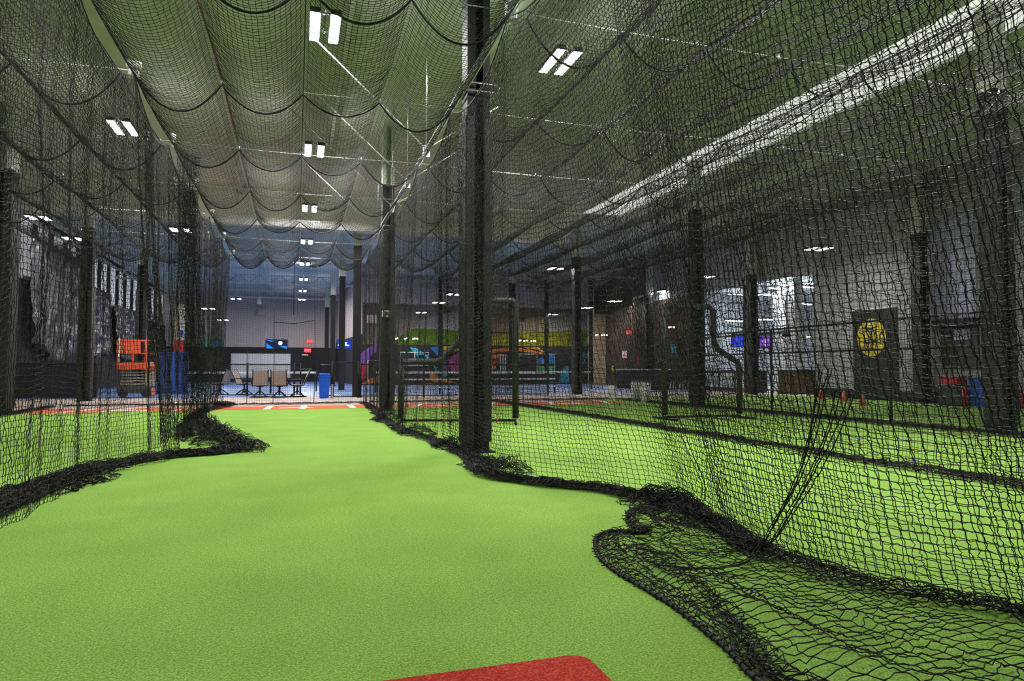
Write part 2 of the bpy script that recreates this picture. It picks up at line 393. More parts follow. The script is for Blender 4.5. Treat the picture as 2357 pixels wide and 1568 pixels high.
# right wall
RW = 18.6
LO = (21.0, 29.2, 4.75)
r0 = MB().box(RW, RW+.3, -3, LO[0], 0, CH).box(RW, RW+.3, LO[0], LO[1], LO[2], CH).box(RW, RW+.3, LO[1], 33.4, LO[2], CH).build('wall_right', 'grey'); struct(r0)
struct(MB().box(RW-.02, RW, -3, LO[0], 0, .35).build('baseboard_right', 'blk_wall'))
db = MB().box(RW, RW+.3, LO[1], 36, 0, LO[2]).build('wall_dark', 'brown'); struct(db)
bw = MB().poly([(RW, 33.4, LO[2]), (RW+.3, 33.4, LO[2]), (22.1, 48, LO[2]), (21.8, 48, LO[2])], (0, 0, CH-LO[2])).build('wall_bar_upper', 'brown'); struct(bw)
bb = MB().poly([(RW, 36, 0), (RW+.3, 36, 0), (22.1, 48, 0), (21.8, 48, 0)], (0, 0, LO[2])).build('wall_bar', 'brown'); struct(bb)
a = atY(1365, 800, 43.5); b = atY(1415, 800, 43.5)
bc = MB().box(a.x, b.x, 43.4, 44.4, 0, 4.9).build('wall_pier', 'tan'); struct(bc)
# lobby behind the right wall
lb = MB().box(RW+.3, 31, 36.0, 36.2, 0, 5.2).box(30.8, 31, 17, 36.2, 0, 5.2).box(RW+.3, 31, 17, 17.2, 0, 5.2).box(RW+.3, 31, 17, 36.2, 5.2, 5.3).build('wall_lobby', 'lobbyw'); struct(lb)
lf = MB().box(RW, 31, 17, 36.2, -.03, .01).build('floor_lobby', 'white'); struct(lf)

# ------------------------------------------------------------------ lamps
def make_lamp(label, lm, name='ceiling_light', w=.44, l=.9):
    t = empty(name, label, 'ceiling light')
    for s in (-1, 1):
        MB().box(s*w*.33-w*.165, s*w*.33+w*.165, -l/2, l/2, -.004, .001, 0).build('diffuser', lm, t)
        MB().box(s*w*.33-w*.175, s*w*.33+w*.175, -l/2-.02, l/2+.02, 0, .08, .01).build('housing', 'dark', t)
    for y in (-l*.3, l*.3): MB().box(-w*.4, w*.4, y-.02, y+.02, .08, .10).build('bracket', 'dark', t)
    for y in (-l/2+.1, l/2-.1): MB().tube([(0, y, .08), (0, y, CH-6.24)], .006, 4).build('hanger', 'galv', t)
    return t
lamp0 = make_lamp('pair of bright LED tubes hanging above the centre lane, nearest of its row', 'lamp')
H1 = 6.24
first = True
lab = {(.35, 10.6): 'twin LED ceiling light at the top centre, nearest and largest of the centre lane',
       (.35, 16.75): 'twin LED ceiling light second down the centre lane',
       (4.2, 10.6): 'slanting twin LED ceiling light right of the big black column',
       (-3.63, 16.4): 'slanting twin LED ceiling light on the left seen through netting'}
xs = {.35: [10.6, 16.75, 22.9, 29.0, 35.1, 41.2, 47.3, 53.4], 4.2: [4.5, 10.6], -3.63: [4.5, 16.4], 8.3: [5.8]}  # rightmost and near left lamps are unseen, added to brighten ceiling and foreground
for X, ys in xs.items():
    for Y in ys:
        o = lamp0 if first else dup(lamp0); first = False
        o.location = (X, Y, H1)
        o['label'] = lab.get((X, Y)) or (('twin LED light in the centre row, %s' % {22.9: 'third down the row', 29.0: 'just behind the last swag of roof netting', 35.1: 'middle of the row', 41.2: 'third from the far wall', 47.3: 'second from the far wall', 53.4: 'closest to the far beige wall'}[Y]) if (X == .35 and Y > 20) else 'twin LED ceiling light overhead near the camera, outside the picture')
        o['group'] = 'twin LED high bay lights'
far = make_lamp('small far ceiling light', 'lampfar', 'ceiling_light', .62, .62)
fl = [(1885, 573, 16.2, 'X', 'wide flat ceiling light in front of the grey wall, highest on the right'),
      (1622, 638, 16.4, 'X', 'flat ceiling light above the lobby opening beside the padded column'),
      (1530, 671, 32.0, 'Y', 'flat ceiling light over the dark bar area, highest of that row'),
      (1415, 694, 36.0, 'Y', 'flat ceiling light above the brown slatted wall'),
      (1350, 709, 40.0, 'Y', 'flat ceiling light right of the middle black column above the beige pier'),
      (1272, 724, 44.0, 'Y', 'lowest flat ceiling light in front of the orange upper wall'),
      (1280, 619, 27.0, 'Y', 'flat ceiling light just left of the second column of the right row'),
      (1045, 678, 32.0, 'Y', 'flat ceiling light immediately left of the big black column, highest of three'),
      (1010, 697, 37.0, 'Y', 'flat ceiling light left of the big black column, middle of three'),
      (970, 720, 43.0, 'Y', 'flat ceiling light left of the big black column, lowest of three'),
      (480, 711, 40.0, 'Y', 'small ceiling light behind the left gathered netting'),
      (513, 737, 47.0, 'Y', 'small ceiling light left of the far beige wall above the green screen'),
      (88, 502, 26.0, 'Y', 'small ceiling light at far left above the silver tarp'),
      (168, 550, 31.0, 'Y', 'small ceiling light at left in front of the high windows'),
      (416, 530, 25.5, 'Y', 'small ceiling light seen through the left netting, highest there'),
      (543, 688, 50.0, 'Y', 'tiny ceiling light at the left top of the far beige wall')]
for i, (px, py, v, ax, lbl) in enumerate(fl):
    pos = atX(px, py, v) if ax == 'X' else atY(px, py, v)
    o = far if i == 0 else dup(far); o.location = pos; o['label'] = lbl; o['group'] = 'flat ceiling lights around the hall'
for o in far.children:
    if o.name.startswith('hanger'): pass

# ------------------------------------------------------------------ columns
def column(x, y, w=.36, pads=True, label='', stub=True, padh=4.25, grp=None, blk=5.7):
    t = empty('steel_column', label, 'column', (x, y, 0), 0, grp)
    k = w*.30
    def hsec(m, z0, z1):
        if pads: return m.box(-w*.17, w*.17, -.03, .03, z0, z1).box(-w*.42, -w*.16, -w*.42, w*.42, z0, z1).box(w*.16, w*.42, -w*.42, w*.42, z0, z1)
        return m.box(-.03, .03, -w*.38, w*.38, z0, z1).box(-w*.42, w*.42, -w*.42, -w*.34, z0, z1).box(-w*.42, w*.42, w*.34, w*.42, z0, z1)
    m = hsec(MB(), 0, blk)
    m.box(-w*.6, w*.6, -w*.6, w*.6, 0, .02)
    m.build('shaft', 'black', t)
    if stub:
        hsec(MB(), blk, CH).build('upper_shaft', 'ceil', t)
    if pads:
        for s in (-1, 1):
            MB().box(min(s*w*.16, s*w*.5), max(s*w*.16, s*w*.5), -w*.5, w*.5, .13, padh, .02).build('pad', 'pad', t)
    return t
g1 = 'black steel columns beside the centre lane'
column(2.17, 8.42, .35, label='big black padded column right of the lane, nearest of its row', grp=g1, blk=8, stub=False)
column(2.17, 17.35, .35, label='black padded column with the small white box on it', grp=g1)
for Y, l in ((26.3, 'tall black column behind the chain link gate, right of the blue bin'), (35.2, 'slim black column directly behind the blue bin area'), (44.2, 'slim black column second from the far wall in the centre row'), (53.1, 'thinnest black column nearest the far beige wall')):
    column(2.17, Y, .34, False, l, grp=g1)
g2 = 'black steel columns of the right row'
column(11.1, 8.34, .36, True, 'large grey black padded column at the right edge of the picture', grp=g2)
column(11.1, 17.3, .36, True, 'padded column behind the right pitching screen', grp=g2)
column(11.1, 26.2, .36, True, 'slimmer column in the middle right, second behind the pitching screen', grp=g2, padh=2.2)
column(11.1, 35.1, .34, False, 'thin dark column just right of the big padded column', grp=g2)
g3 = 'black columns along the right wall'
column(18.2, 16.1, .36, True, 'black column against the grey wall right of the round yellow sign', grp=g3, blk=5.2)
column(18.2, 24.2, .36, True, 'black column standing in front of the bright lobby opening', grp=g3, blk=5.0)
column(18.0, 32.5, .34, False, 'dark column in front of the brown bar wall', grp=g3, blk=5.0)
g4 = 'black columns of the left row'
column(-6.6, 18.7, .56, True, 'wide black padded column at the far left edge', grp=g4, padh=5.4)
column(-6.6, 25.6, .40, True, 'black column behind the left netting beside the silver tarp', grp=g4, padh=3.8)
column(-6.6, 34.0, .44, True, 'black column left of the orange scissor lift top', grp=g4, padh=4.6)
for px, Y, l in ((1013, 44.0, 'thin black post in front of the green upper mural, left one'), (1258, 44.0, 'thin black post in front of the orange upper mural'), (1360, 43.0, 'thin black post at the right end of the yellow mural')):
    b = atY(px, 800, Y)
    column(b.x, Y, .26, False, l, grp='thin posts in front of the mural', stub=False, blk=CH)

# small white box on the second column
b = atY(889, 722, 17.1)
t = empty('wall_box', 'small white square box mounted on the second padded column', 'electrical box', (b.x, 17.13, b.z))
MB().box(-.10, .10, -.05, .03, -.08, .08, .01).build('body', 'white', t); MB().box(-.055, .055, -.06, -.05, -.045, .045).build('dark_face', 'dark', t)

# ------------------------------------------------------------------ rail with braces over the right edge of the lane
t = empty('overhead_rail', 'galvanised pipe rail hung along the column row above the right net', 'rail')
RX = 2.1; RH = 4.62
MB().tube([(RX-.12, 4.5, RH), (RX-.12, 19.5, RH)], .03, 8).build('pipe', 'galv', t)
MB().tube([(RX-.12, 4.5, RH-.1), (RX-.12, 19.5, RH-.1)], .012, 6).build('cable', 'galv', t)
for i, y in enumerate((6.3, 10.9, 12.9, 15.0, 17.8)):
    MB().tube([(RX-.12, y, RH-.05), (RX-.12, y, CH-.05)], .010, 6).build('drop_rod', 'galv', t)
    MB().tube([(RX-.12, y, RH), (RX-2.3, y, RH+1.95)], .0135, 6).build('brace', 'galv', t)
    MB().tube([(RX-.12, y, RH), (RX+1.1, y, RH+.85)], .0135, 6).build('brace', 'galv', t)
    MB().box(RX-.17, RX-.07, y-.05, y+.05, RH-.14, RH+.06, .008).build('clamp', 'galv', t)
t = empty('column_clamp', 'metal clamp band around the big black column', 'clamp', (2.17, 8.42, RH-.02))
m = MB()
for z in (-.05, .05): m.tube([(-.24, -.21, z), (.24, -.21, z)], .012, 6).tube([(-.24, .21, z), (.24, .21, z)], .012, 6)
m.build('band', 'galv', t); MB().tube([(-.24, -.3, 0), (-.24, .25, -.02)], .01, 6).tube([(.24, -.25, 0), (.24, .25, 0)], .01, 6).build('bolt', 'galv', t)

# sprinkler pipe
o = MB().tube([(-1.45, -2, 6.9), (-1.45, 9, 6.9), (-1.6, 10, 6.88), (-1.5, 14, 6.9), (-1.5, 24.4, 6.9)], .018, 8).build('sprinkler_pipe', 'rust')
tag(o, 'thin rust red pipe running under the ceiling above the left side of the lane', 'pipe')

# ------------------------------------------------------------------ netting
CX0, CX1 = -1.78, 1.86
# cables with clips
for c in CABY:
    dn = {3.5: 'closest overhead', 6.0: 'second overhead', 8.5: 'level with the big black column', 11.0: 'first behind the big black column', 13.5: 'second behind the big black column', 16.0: 'third behind the big black column', 18.6: 'over the end of the turf', 21.3: 'farthest, over the clay strip'}[c]
    t = empty('support_cable', 'thin steel cable carrying roof netting, '+dn, 'cable', (0, c, 0), 0, 'cables carrying the roof netting')
    pts = []
    for a, b in ((-6.1, CX0), (CX0, CX1), (CX1, 5.95), (5.95, 10.3)):
        for k in range(8):
            u = k/8; pts.append((a+(b-a)*u, 0, HT+.05-.03*4*u*(1-u)))
    MB().tube(pts, .0065, 5).build('wire', 'galv', t)
    for x in [CX0+(CX1-CX0)*k/4 for k in range(5)]+[-6.0, -4.95, -3.9, -2.85, -1.95, 2.9, 3.9, 4.9, 5.9, 7, 8.1, 9.2, 10.3]:
        MB().tube([(x, 0, HT+.06), (x, 0, HT-.0)], .012, 6).build('clip', 'galv', t)
    for x in (CX0-.05, CX0+.03) if c < 9 else (CX0, CX0-.35):
        m = MB(); m.cyl((x, 0), .04, HT+.07, HT+.15, 10); m.cyl((x, 0), .018, HT-.05, HT+.07, 8)
        m.build('insulator', 'white', t)

def path(pp): return [(p.x, p.y) for p in (atZ(a, b, .0) for a, b in pp)]
# right wall of the lane
RP = [(868, 952), (880, 968), (930, 996), (1040, 1036), (1100, 1074), (1145, 1103), (1300, 1122), (1430, 1140), (1540, 1158), (1640, 1215), (1750, 1280), (2000, 1350), (2357, 1420)]
rp = path(RP); rp.append((3.0, 1.2)); rp.append((3.1, .6)); rp = [(1.95, 20.8)]+rp
t = empty('batting_cage_net', 'nearest black net wall, right of the lane, its hem piled on the turf', 'net')
bX = np.array([q[1] for q in rp]); bV = np.array([q[0] for q in rp])
wall_net(t, .75, 9.3, CX1, (bX, bV), .044, .0024, 5, sub=3, knot=.0048, fold=.055, sag=.30, jit=.0024, dens=1.2)
wall_net(t, 9.3, 20.8, CX1, (bX, bV), .048, .0024, 6, fold=.07, sag=.28, dens=1.05)
wall_net(t, .8, 4.3, CX1+.22, (bX, bV+.22), .050, .0024, 15, sub=2, knot=.0046, fold=.05, sag=.38, jit=.0026, dens=1.1, name='overlapping_panel')
far_p = [q for q in rp if q[1] > 3.0]; near_p = [q for q in rp if q[1] < 3.6]
skirt(t, [(q[0]+.14, q[1]) for q in far_p], 1.3, .26, .05, .0032, 21, .075, side=-1)
skirt(t, [(q[0]+.12, q[1]) for q in [z for z in far_p if z[1] < 10]], 1.0, .22, .05, .0032, 22, .06, side=-1, name='floor_pile')
skirt(t, [(q[0]+.12, q[1]) for q in near_p], .8, .24, .055, .0028, 23, .05, side=-1, sub=2)
def lump(parent, px, py, rad, h, seed, name='bunched_net'):
    c = atZ(px, py); n = int(rad*2/.032); u = np.linspace(-1, 1, n); U, V = np.meshgrid(u, u, indexing='ij')
    R = np.sqrt(U**2+V**2); k = np.minimum(1, 1/np.maximum(R, 1e-3)); U = U*k; V = V*k
    X = c.x+rad*U+.05*nz2(U*3, V*3, seed, 1.5); Y = c.y+rad*V*1.3+.05*nz2(U*3, V*3, seed+1, 1.5)
    Z = .01+h*(np.maximum(0, 1-U**2-V**2))*(.55+.6*np.abs(nz2(U*4, V*4, seed+2, 1.3)))
    net_mesh(name, np.stack([X, Y, Z], 2), .0034, parent, 1, .012)
lump(t, 1170, 1085, .22, .16, 5); lump(t, 1150, 1085, .22, .12, 25); lump(t, 1530, 1160, .25, .16, 7); lump(t, 1500, 1165, .2, .12, 8); lump(t, 1110, 1072, .22, .12, 9); lump(t, 890, 968, .32, .2, 10)
lump(t, 1560, 1190, .2, .09, 37); lump(t, 960, 1000, .3, .16, 38); lump(t, 1040, 1030, .26, .15, 39)
# flap spread on the turf in the foreground with its rope hem
ropepx = [(1560, 1168), (1500, 1166), (1458, 1172), (1443, 1190), (1450, 1208), (1482, 1222), (1470, 1226), (1410, 1222), (1378, 1232), (1370, 1255), (1382, 1285), (1410, 1310), (1480, 1352), (1560, 1402), (1620, 1450), (1680, 1500), (1745, 1566)]
rpts = [atZ(a, b, .012) for a, b in ropepx]
e = rpts[-1]; rpts += [Vector((e.x+.12, e.y-.35, .012)), Vector((e.x+.4, e.y-.8, .012)), Vector((e.x+.9, e.y-1.1, .012))]
inner_px = [(1600, 1180), (1600, 1190), (1590, 1200), (1600, 1205), (1620, 1212), (1640, 1225), (1655, 1232), (1665, 1238), (1680, 1250), (1700, 1262), (1720, 1272), (1760, 1286), (1850, 1315), (1980, 1352), (2080, 1380), (2180, 1405), (2290, 1425)]
ipts = [atZ(a, b, .02) for a, b in inner_px]
e = ipts[-1]; ipts += [Vector((e.x+.15, e.y-.35, .02)), Vector((e.x+.3, e.y-.8, .02)), Vector((e.x+.5, e.y-1.2, .02))]
def resamp(P, n):
    P = np.array([tuple(p) for p in P]); d = np.r_[0, np.cumsum(np.linalg.norm(np.diff(P, axis=0), axis=1))]
    s = np.linspace(0, d[-1], n); return np.stack([hermite(d, P[:, k], s) for k in range(3)], 1), d[-1]
def corr(P, n):
    P = np.array([tuple(p) for p in P]); k = np.linspace(0, len(P)-1, n); return np.stack([np.interp(k, np.arange(len(P)), P[:, j]) for j in range(3)], 1)
A, LA = resamp(rpts, 400)
dA = np.array([tuple(p) for p in rpts]); cum = np.r_[0, np.cumsum(np.linalg.norm(np.diff(dA, axis=0), axis=1))]
nA = int(LA/.054); sA = np.linspace(0, cum[-1], nA)
Ar = np.stack([hermite(cum, dA[:, k], sA) for k in range(3)], 1)
kk = np.interp(sA, cum, np.arange(len(cum)))
I = np.array([tuple(p) for p in ipts]); Ir = np.stack([np.interp(kk, np.arange(len(I)), I[:, j]) for j in range(3)], 1)
nV = 18; v = np.linspace(0, 1, nV)[None, :, None]
# rows crowd together in a fold near the rope and in the middle, and are stretched towards the wall
vv = v**1.25; vv = vv-.055*np.sin(vv*PI*4)*(1-vv)
G = Ar[:, None, :]*(1-vv)+Ir[:, None, :]*vv
sg = (sA[:, None])*np.ones((1, nV)); V2 = np.linspace(0, 1, nV)[None, :]*np.ones((nA, 1))
G[:, :, 0] += .035*nz2(sg*2, V2*4, 71, 1.2)*np.sin(V2*PI); G[:, :, 1] += .035*nz2(sg*2, V2*4, 72, 1.2)*np.sin(V2*PI)
G[:, :, 2] = .012+np.abs(.03*nz2(sg*2, V2*5, 73, 1.4))*np.sin(V2*PI)+.05*np.exp(-((V2-.33)/.10)**2)*(.5+.5*np.abs(nz1(sg, 74, 2)))
net_mesh('ground_flap', G, .0026, t, 3, .003, .0052)
# a second layer folded under near the rope
NF = 5
G2 = G[:, :NF].copy(); sgn = sg[:, :NF]; V3 = V2[:, :NF]*2
dirx = (Ir-Ar); ln = np.linalg.norm(dirx, axis=1, keepdims=True); dirx = dirx/ln
off = (.02+.17*np.linspace(0, 1, NF))[None, :]*(.75+.25*nz1(sgn, 81, 1.1)); along = .06*nz2(sgn, V3*6, 82, 1.6)
tg = np.gradient(Ar, axis=0); tg /= np.linalg.norm(tg, axis=1, keepdims=True)+1e-9
G2 = Ar[:, None, :]+dirx[:, None, :]*off[:, :, None]*np.minimum(1, ln[:, None, :]/.8)+tg[:, None, :]*along[:, :, None]
G2[:, :, 2] = .01+.03*np.abs(nz2(sgn*2, V3*9, 83, 1.7))
net_mesh('ground_flap_fold', G2, .0026, t, 2, .005, .0054)
# dark crumpled ridge running down the middle of the flap
rx = [atZ(a, b) for a, b in ((1480, 1262), (1560, 1310), (1640, 1365), (1700, 1420), (1760, 1490), (1860, 1566))]
rx2 = [(p.x, p.y) for p in rx]+[(rx[-1].x+.25, rx[-1].y-.5)]
skirt(t, rx2, .32, .12, .055, .0024, 29, .04, side=-1, sub=2, name='flap_ridge', jit=.008, knot=.0052)
m = MB(); m.tube([tuple(q) for q in A], .0095, 7)
for i in range(2, 396, 4):
    p = A[i]; d = A[i+1]-A[i]; d /= np.linalg.norm(d)+1e-9; nn = np.array([-d[1], d[0], 0])
    q = p+nn*(.012+.028*rng.rand())*(-1 if rng.rand() < .8 else 1)+d*rng.normal(0, .01)+np.array([0, 0, .012*rng.rand()])
    m.tube([tuple(p), tuple(q)], .0028, 4)
    a0 = p-d*.006; m.tube([tuple(a0), tuple(a0+d*.014)], .0125, 7)
m.build('hem_rope', 'rope', t)
# gathered seams hanging in the near right wall
def hang(pts, r=.011, name='seam_rope', par=None):
    P = np.array([tuple(p) for p in pts]); q, _ = resamp(P, 60); q += rng.normal(0, .0015, q.shape)
    MB().tube([tuple(z) for z in q], r, 5).build(name, 'rope', par)
def sfc(px, py):                      # a point on the near wall surface
    best = None
    d = ray(px, py)
    for tt in np.linspace(1, 9, 400):
        p = Vector((0, 0, HC))+d*float(tt)
        w = max(0, 1-p.z/HT)**1.35; x = CX1*(1-w)+float(hermite(bX, bV, np.array([p.y]))[0])*w
        if p.x >= x: return p
    return p
def seam(pp, tail=(), n=5, spread=.09, seed=0):
    base = [sfc(*q) for q in pp]+list(tail); N = len(pp)
    for k in range(n):
        a = (k-(n-1)/2)/max(1, (n-1)/2)
        pts = []
        for i, p in enumerate(base):
            w = max(0, 1-i/(N-1))**1.6; g = .010
            pts.append(Vector((p.x-.01+.006*math.sin(k*2+i), p.y+a*(spread*w+g), max(.012, p.z+.004*math.sin(k*3+i*2)))))
        hang(pts, .0030, par=t)
seam([(1905, 850), (1892, 900), (1872, 1000), (1840, 1100), (1800, 1180), (1755, 1255)], [atZ(1700, 1300, .03), atZ(1600, 1308, .03), atZ(1520, 1300, .03), atZ(1470, 1270, .02)], 4, .03)
seam([(1950, 900), (1925, 980), (1880, 1080), (1830, 1170), (1775, 1250), (1735, 1285)], (), 4, .05)
seam([(1560, 960), (1590, 1040), (1620, 1110), (1600, 1180)], (), 2, .06)

# left wall of the lane: near panel with its tip, then far panel
t = empty('batting_cage_net', 'black net wall left of the lane, its piled hem reaching to a tip', 'net')
LPn = path([(-420, 1460), (0, 1225), (150, 1140), (300, 1078), (430, 1055), (520, 1048), (592, 1040)])
ly = [q[1] for q in LPn]; lx = [q[0] for q in LPn]
yy = np.array([2.2]+ly[:-1][1:]+[9.4, 21.0]); xx = np.array([-1.85]+lx[:-1][1:]+[-1.5, -1.9])
o = np.argsort(yy); yy = yy[o]; xx = xx[o]
wall_net(t, 2.4, 9.6, CX0, (yy, np.clip(xx, -1.95, -1.3)), .046, .0025, 41, sub=2, knot=.0048, fold=.10, sag=.30, jit=.0026, dens=1.15)
wall_net(t, 9.4, 20.9, CX0-.06, (np.array([9, 12, 15, 18, 21]), np.array([-1.7, -1.8, -1.85, -2.0, -2.1])), .050, .0025, 42, fold=.11, sag=.26)
lpn = [(q[0]-.12, q[1]) for q in LPn]
skirt(t, lpn, 1.5, .26, .048, .0034, 51, .11, side=1)
skirt(t, lpn, 1.2, .2, .048, .0034, 52, .08, side=1)
skirt(t, path([(-300, 1230), (0, 1165), (100, 1125), (190, 1100), (300, 1082)]), .9, .2, .05, .003, 53, .10, side=1)
skirt(t, path([(440, 1010), (455, 975), (470, 955), (500, 944), (540, 936)]), 1.2, .25, .05, .003, 54, .12, side=1)
# gathered bundle sweeping from the cable to the tip on the turf
def bundle(parent, top, foot, tip, w=.36, npl=44, seed=61, rr=.0028, name='gathered_panel'):
    nv = 120; T = np.linspace(0, 1, nv); path_ = []
    for q in T:
        if q < .66:
            a = q/.66; b = a**1.6; path_.append((top.x*(1-b)+foot.x*b, top.y*(1-b)+foot.y*b, top.z*(1-a)+.10*a))
        else:
            a = (q-.66)/.34; path_.append((foot.x*(1-a)+tip.x*a, foot.y*(1-a)+tip.y*a, .10*(1-a)+.03))
    P = np.array(path_); u = np.linspace(-1, 1, npl); U, Tg = np.meshgrid(u, T, indexing='ij')
    wd = w*(.45+.75*Tg+.15*nz1(Tg*4, seed, 1))*np.where(Tg > .66, 1.15-1.6*(Tg-.66), 1)
    fx, fy = .55, .83
    fold = .07*np.sin(U*17+Tg*2)*(1+.6*nz2(U*2, Tg*4, seed, 1.4))
    g = np.where(Tg > .66, 1.0, 0)
    X = P[:, 0][None]+U*wd*fx+fold*.83; Y = P[:, 1][None]+U*wd*fy*(1+g*.5)-fold*.55
    Z = P[:, 2][None]+.03*nz2(U*3, Tg*8, seed+1, 1.5)+np.where(Tg > .6, .12*np.abs(nz2(U*3, Tg*10, seed+2, 1.6))*(1-(np.maximum(Tg, .6)-.6)*1.6), 0)
    Z = np.maximum(Z, .01); net_mesh(name, np.stack([X, Y, Z], 2), rr, parent, 1, .008)
bundle(t, atY(432, 360, 10.9), atZ(445, 1000), atZ(596, 1038), .34, 34, 61, .0024)
bundle(t, atY(440, 440, 12.5), atZ(460, 985), atZ(560, 1030), .26, 26, 66, .0024)
bundle(t, atY(498, 515, 17.2), atZ(500, 942), atZ(530, 935), .3, 22, 68, .0024)
lump(t, 470, 1010, .36, .3, 91); lump(t, 500, 1020, .34, .22, 92); lump(t, 540, 1035, .26, .14, 93); lump(t, 455, 985, .3, .34, 94); lump(t, 592, 1040, .10, .16, 95); lump(t, 160, 1115, .26, .16, 96); lump(t, 120, 1130, .22, .14, 97); lump(t, 210, 1105, .22, .12, 98)

# neighbouring walls
def simple_wall(label, xt, xb, y0, y1, seed, fold=.1, cell=.054, r=.0027, e=1.0, pw=.26, side=-1):
    t = empty('batting_cage_net', label, 'net')
    yy = np.linspace(y0, y1, 7); wall_net(t, y0, y1, xt, (yy, xb+.06*nz1(yy, seed, .8)), cell, r, seed, fold=fold, sag=.26, dens=1.0)
    skirt(t, [(xb+.06*float(nz1(np.array([y]), seed, .8)[0]), y) for y in yy], e, pw, .056, .0034, seed+1, .08, side=side)
    return t
simple_wall('black net wall behind the nearest right one, its hem a straight dark pile', 5.95, 5.95, 4.0, 21.0, 101)
simple_wall('black net wall running past the large grey column at the right edge', 10.25, 10.35, 4.5, 21.0, 111)
simple_wall('farthest black net wall on the left, beyond the neighbouring lane', -6.0, -6.1, 7.5, 21.3, 121, fold=.10, side=1)

# end net across the lanes
def end_net(label, x0, x1, Y, seed):
    t = empty('backstop_net', label, 'net'); L = x1-x0; nu = int(L/.062); nv = int(HT/.062)
    s = np.linspace(0, L, nu); tt = np.linspace(0, 1, nv); Sg, T = np.meshgrid(s, tt, indexing='ij')
    Yg = Y+.10*nz2(Sg, T*2, seed, 1.2)*T+.25*T**2; X = x0+Sg+.03*np.sin(Sg*10)
    Z = (HT-.25*scallop(Sg, 1.05, 0))*(1-T)+.012
    net_mesh('net_panel', np.stack([X, Yg, Z], 2), .0022, t, 1, .004)
    p = [(x0+q, Y+.3+.12*math.sin(q*1.3+seed)) for q in np.linspace(0, L, 9)]
    skirt(t, p, .7, .16, .06, .004, seed+2, .09, side=1)
    return t
te = end_net('black net closing the far end of the lane before the patio chairs', CX0-.2, CX1+.1, 20.6, 141)
for px, z1 in ((630, 2.9), (724, 2.9), (570, 1.6)):
    b = atY(px, 800, 20.7); MB().tube([(b.x, 20.66, .05), (b.x+.02, 20.66, 1.2), (b.x, 20.64, z1)], .009, 5).build('seam_rope', 'rope', te)
a = atY(630, 742, 20.66); b = atY(724, 738, 20.66); c = atY(677, 745, 20.66)
MB().tube([a, c, b], .012, 5).build('patch_hem', 'rope', te)
a0 = atY(677, 640, 20.6); MB().tube([(a0.x, 20.62, HT-.1), (a0.x, 20.62, 2.6)], .008, 5).build('hanging_cord', 'rope', te)
end_net('black net closing the far end of the left neighbouring lane', -6.0, CX0-.25, 21.0, 151)
end_net('black net closing the far end of the second lane to the right', CX1+.3, 5.9, 20.8, 161)
end_net('black net closing the far end of the third lane to the right', 6.0, 10.2, 20.8, 171)

# roofs
for lbl, x0, x1, y0, n, sd in (('black roof net sagging in rows of swags over the centre lane', CX0, CX1, 3.5, 4, 1),
                           ('black roof net over the left neighbouring lane', -6.0, CX0-.14, 6.0, 4, 2),
                           ('black roof net over the second lane to the right', CX1+.18, 5.95, 3.5, 4, 3),
                           ('black roof net over the third right lane, under the long pale glowing strip', 5.98, 10.25, 4.5, 4, 4)):
    t = empty('roof_net', lbl, 'net'); roof_net(t, x0, x1, y0, 21.3, n, seed=sd, sag=.30 if sd == 1 else .36)

# ------------------------------------------------------------------ pitching screens
def screen(label, L, R, Hs, lw, base_h=.85, xsign=1):
    """padded L shaped pitching frame; L,R floor points (x,y); lw = share of the width that is low, measured from side given by xsign"""
    t = empty('pitching_screen', label, 'pitching screen')
    L = Vector((L[0], L[1], 0)); Rr = Vector((R[0], R[1], 0)); d = Rr-L; W = d.length; d.normalize()
    def P(u, z): q = L+d*u; return (q.x, q.y, z)
    zl = Hs*.50
    if xsign > 0:   # low step at the left
        out = [P(.0, .1), P(0, zl-.06), P(.05, zl), P(W*.30, zl), P(W*.36, zl+.04), P(W*.52, zl+.42), P(W*.54, zl+.50), P(W*.54, Hs-.05), P(W*.57, Hs), P(W-.05, Hs), P(W, Hs-.06), P(W, .1)]
    else:
        out = [P(.0, .1), P(0, Hs-.06), P(.05, Hs), P(W*.6, Hs), P(W*.65, Hs-.08), P(W*.66, Hs-.75), P(W*.72, Hs-.90), P(W*.97, zl+.02), P(W, zl-.10), P(W, .1)]
    MB().tube(out, .062, 10).build('padded_frame', 'pad', t)
    for u in (0, W):
        n = Vector((-d.y, d.x, 0)); q = L+d*u
        MB().tube([tuple(q-n*.5+Vector((0, 0, .03))), tuple(q+n*.5+Vector((0, 0, .03)))], .024, 8).build('foot_bar', 'black', t)
    MB().tube([P(-.0, .06), P(W, .06)], .022, 8).build('base_bar', 'black', t)
    for k in range(4):
        u = W*(.15+.23*k); MB().tube([P(u-.012, .06), P(u+.012, .06)], .034, 8).build('zip_tie', 'zip', t)
    # net inside the frame
    xs_ = [o[0] for o in out]
    c = .055; nu = int(W/c)+1; us = np.linspace(0.03, W-.03, nu)
    def top(u):
        best = zl
        for a, b in zip(out[:-1], out[1:]):
            ua = (Vector(a)-L).dot(d); ub = (Vector(b)-L).dot(d); lo, hi = min(ua, ub), max(ua, ub)
            if hi-lo > 1e-4 and lo-1e-6 <= u <= hi+1e-6: best = max(a[2]+(b[2]-a[2])*(u-ua)/(ub-ua), 0) if True else best
        return best
    tp = np.array([top(float(u)) for u in us]); nv = int(Hs/c)
    T = np.linspace(0, 1, nv)[None, :]
    Z = .08+(tp[:, None]-.08)*T; X = L.x+d.x*us[:, None]+0*T; Y = L.y+d.y*us[:, None]+.05*np.sin(T*PI)+0*us[:, None]
    net_mesh('net_infill', np.stack([X, Y, Z], 2), .0024, t, 1, .004)
    return t
screen('L shaped padded pitching screen standing behind the big black column', (1.92, 13.15), (4.02, 12.5), 2.37, .5)
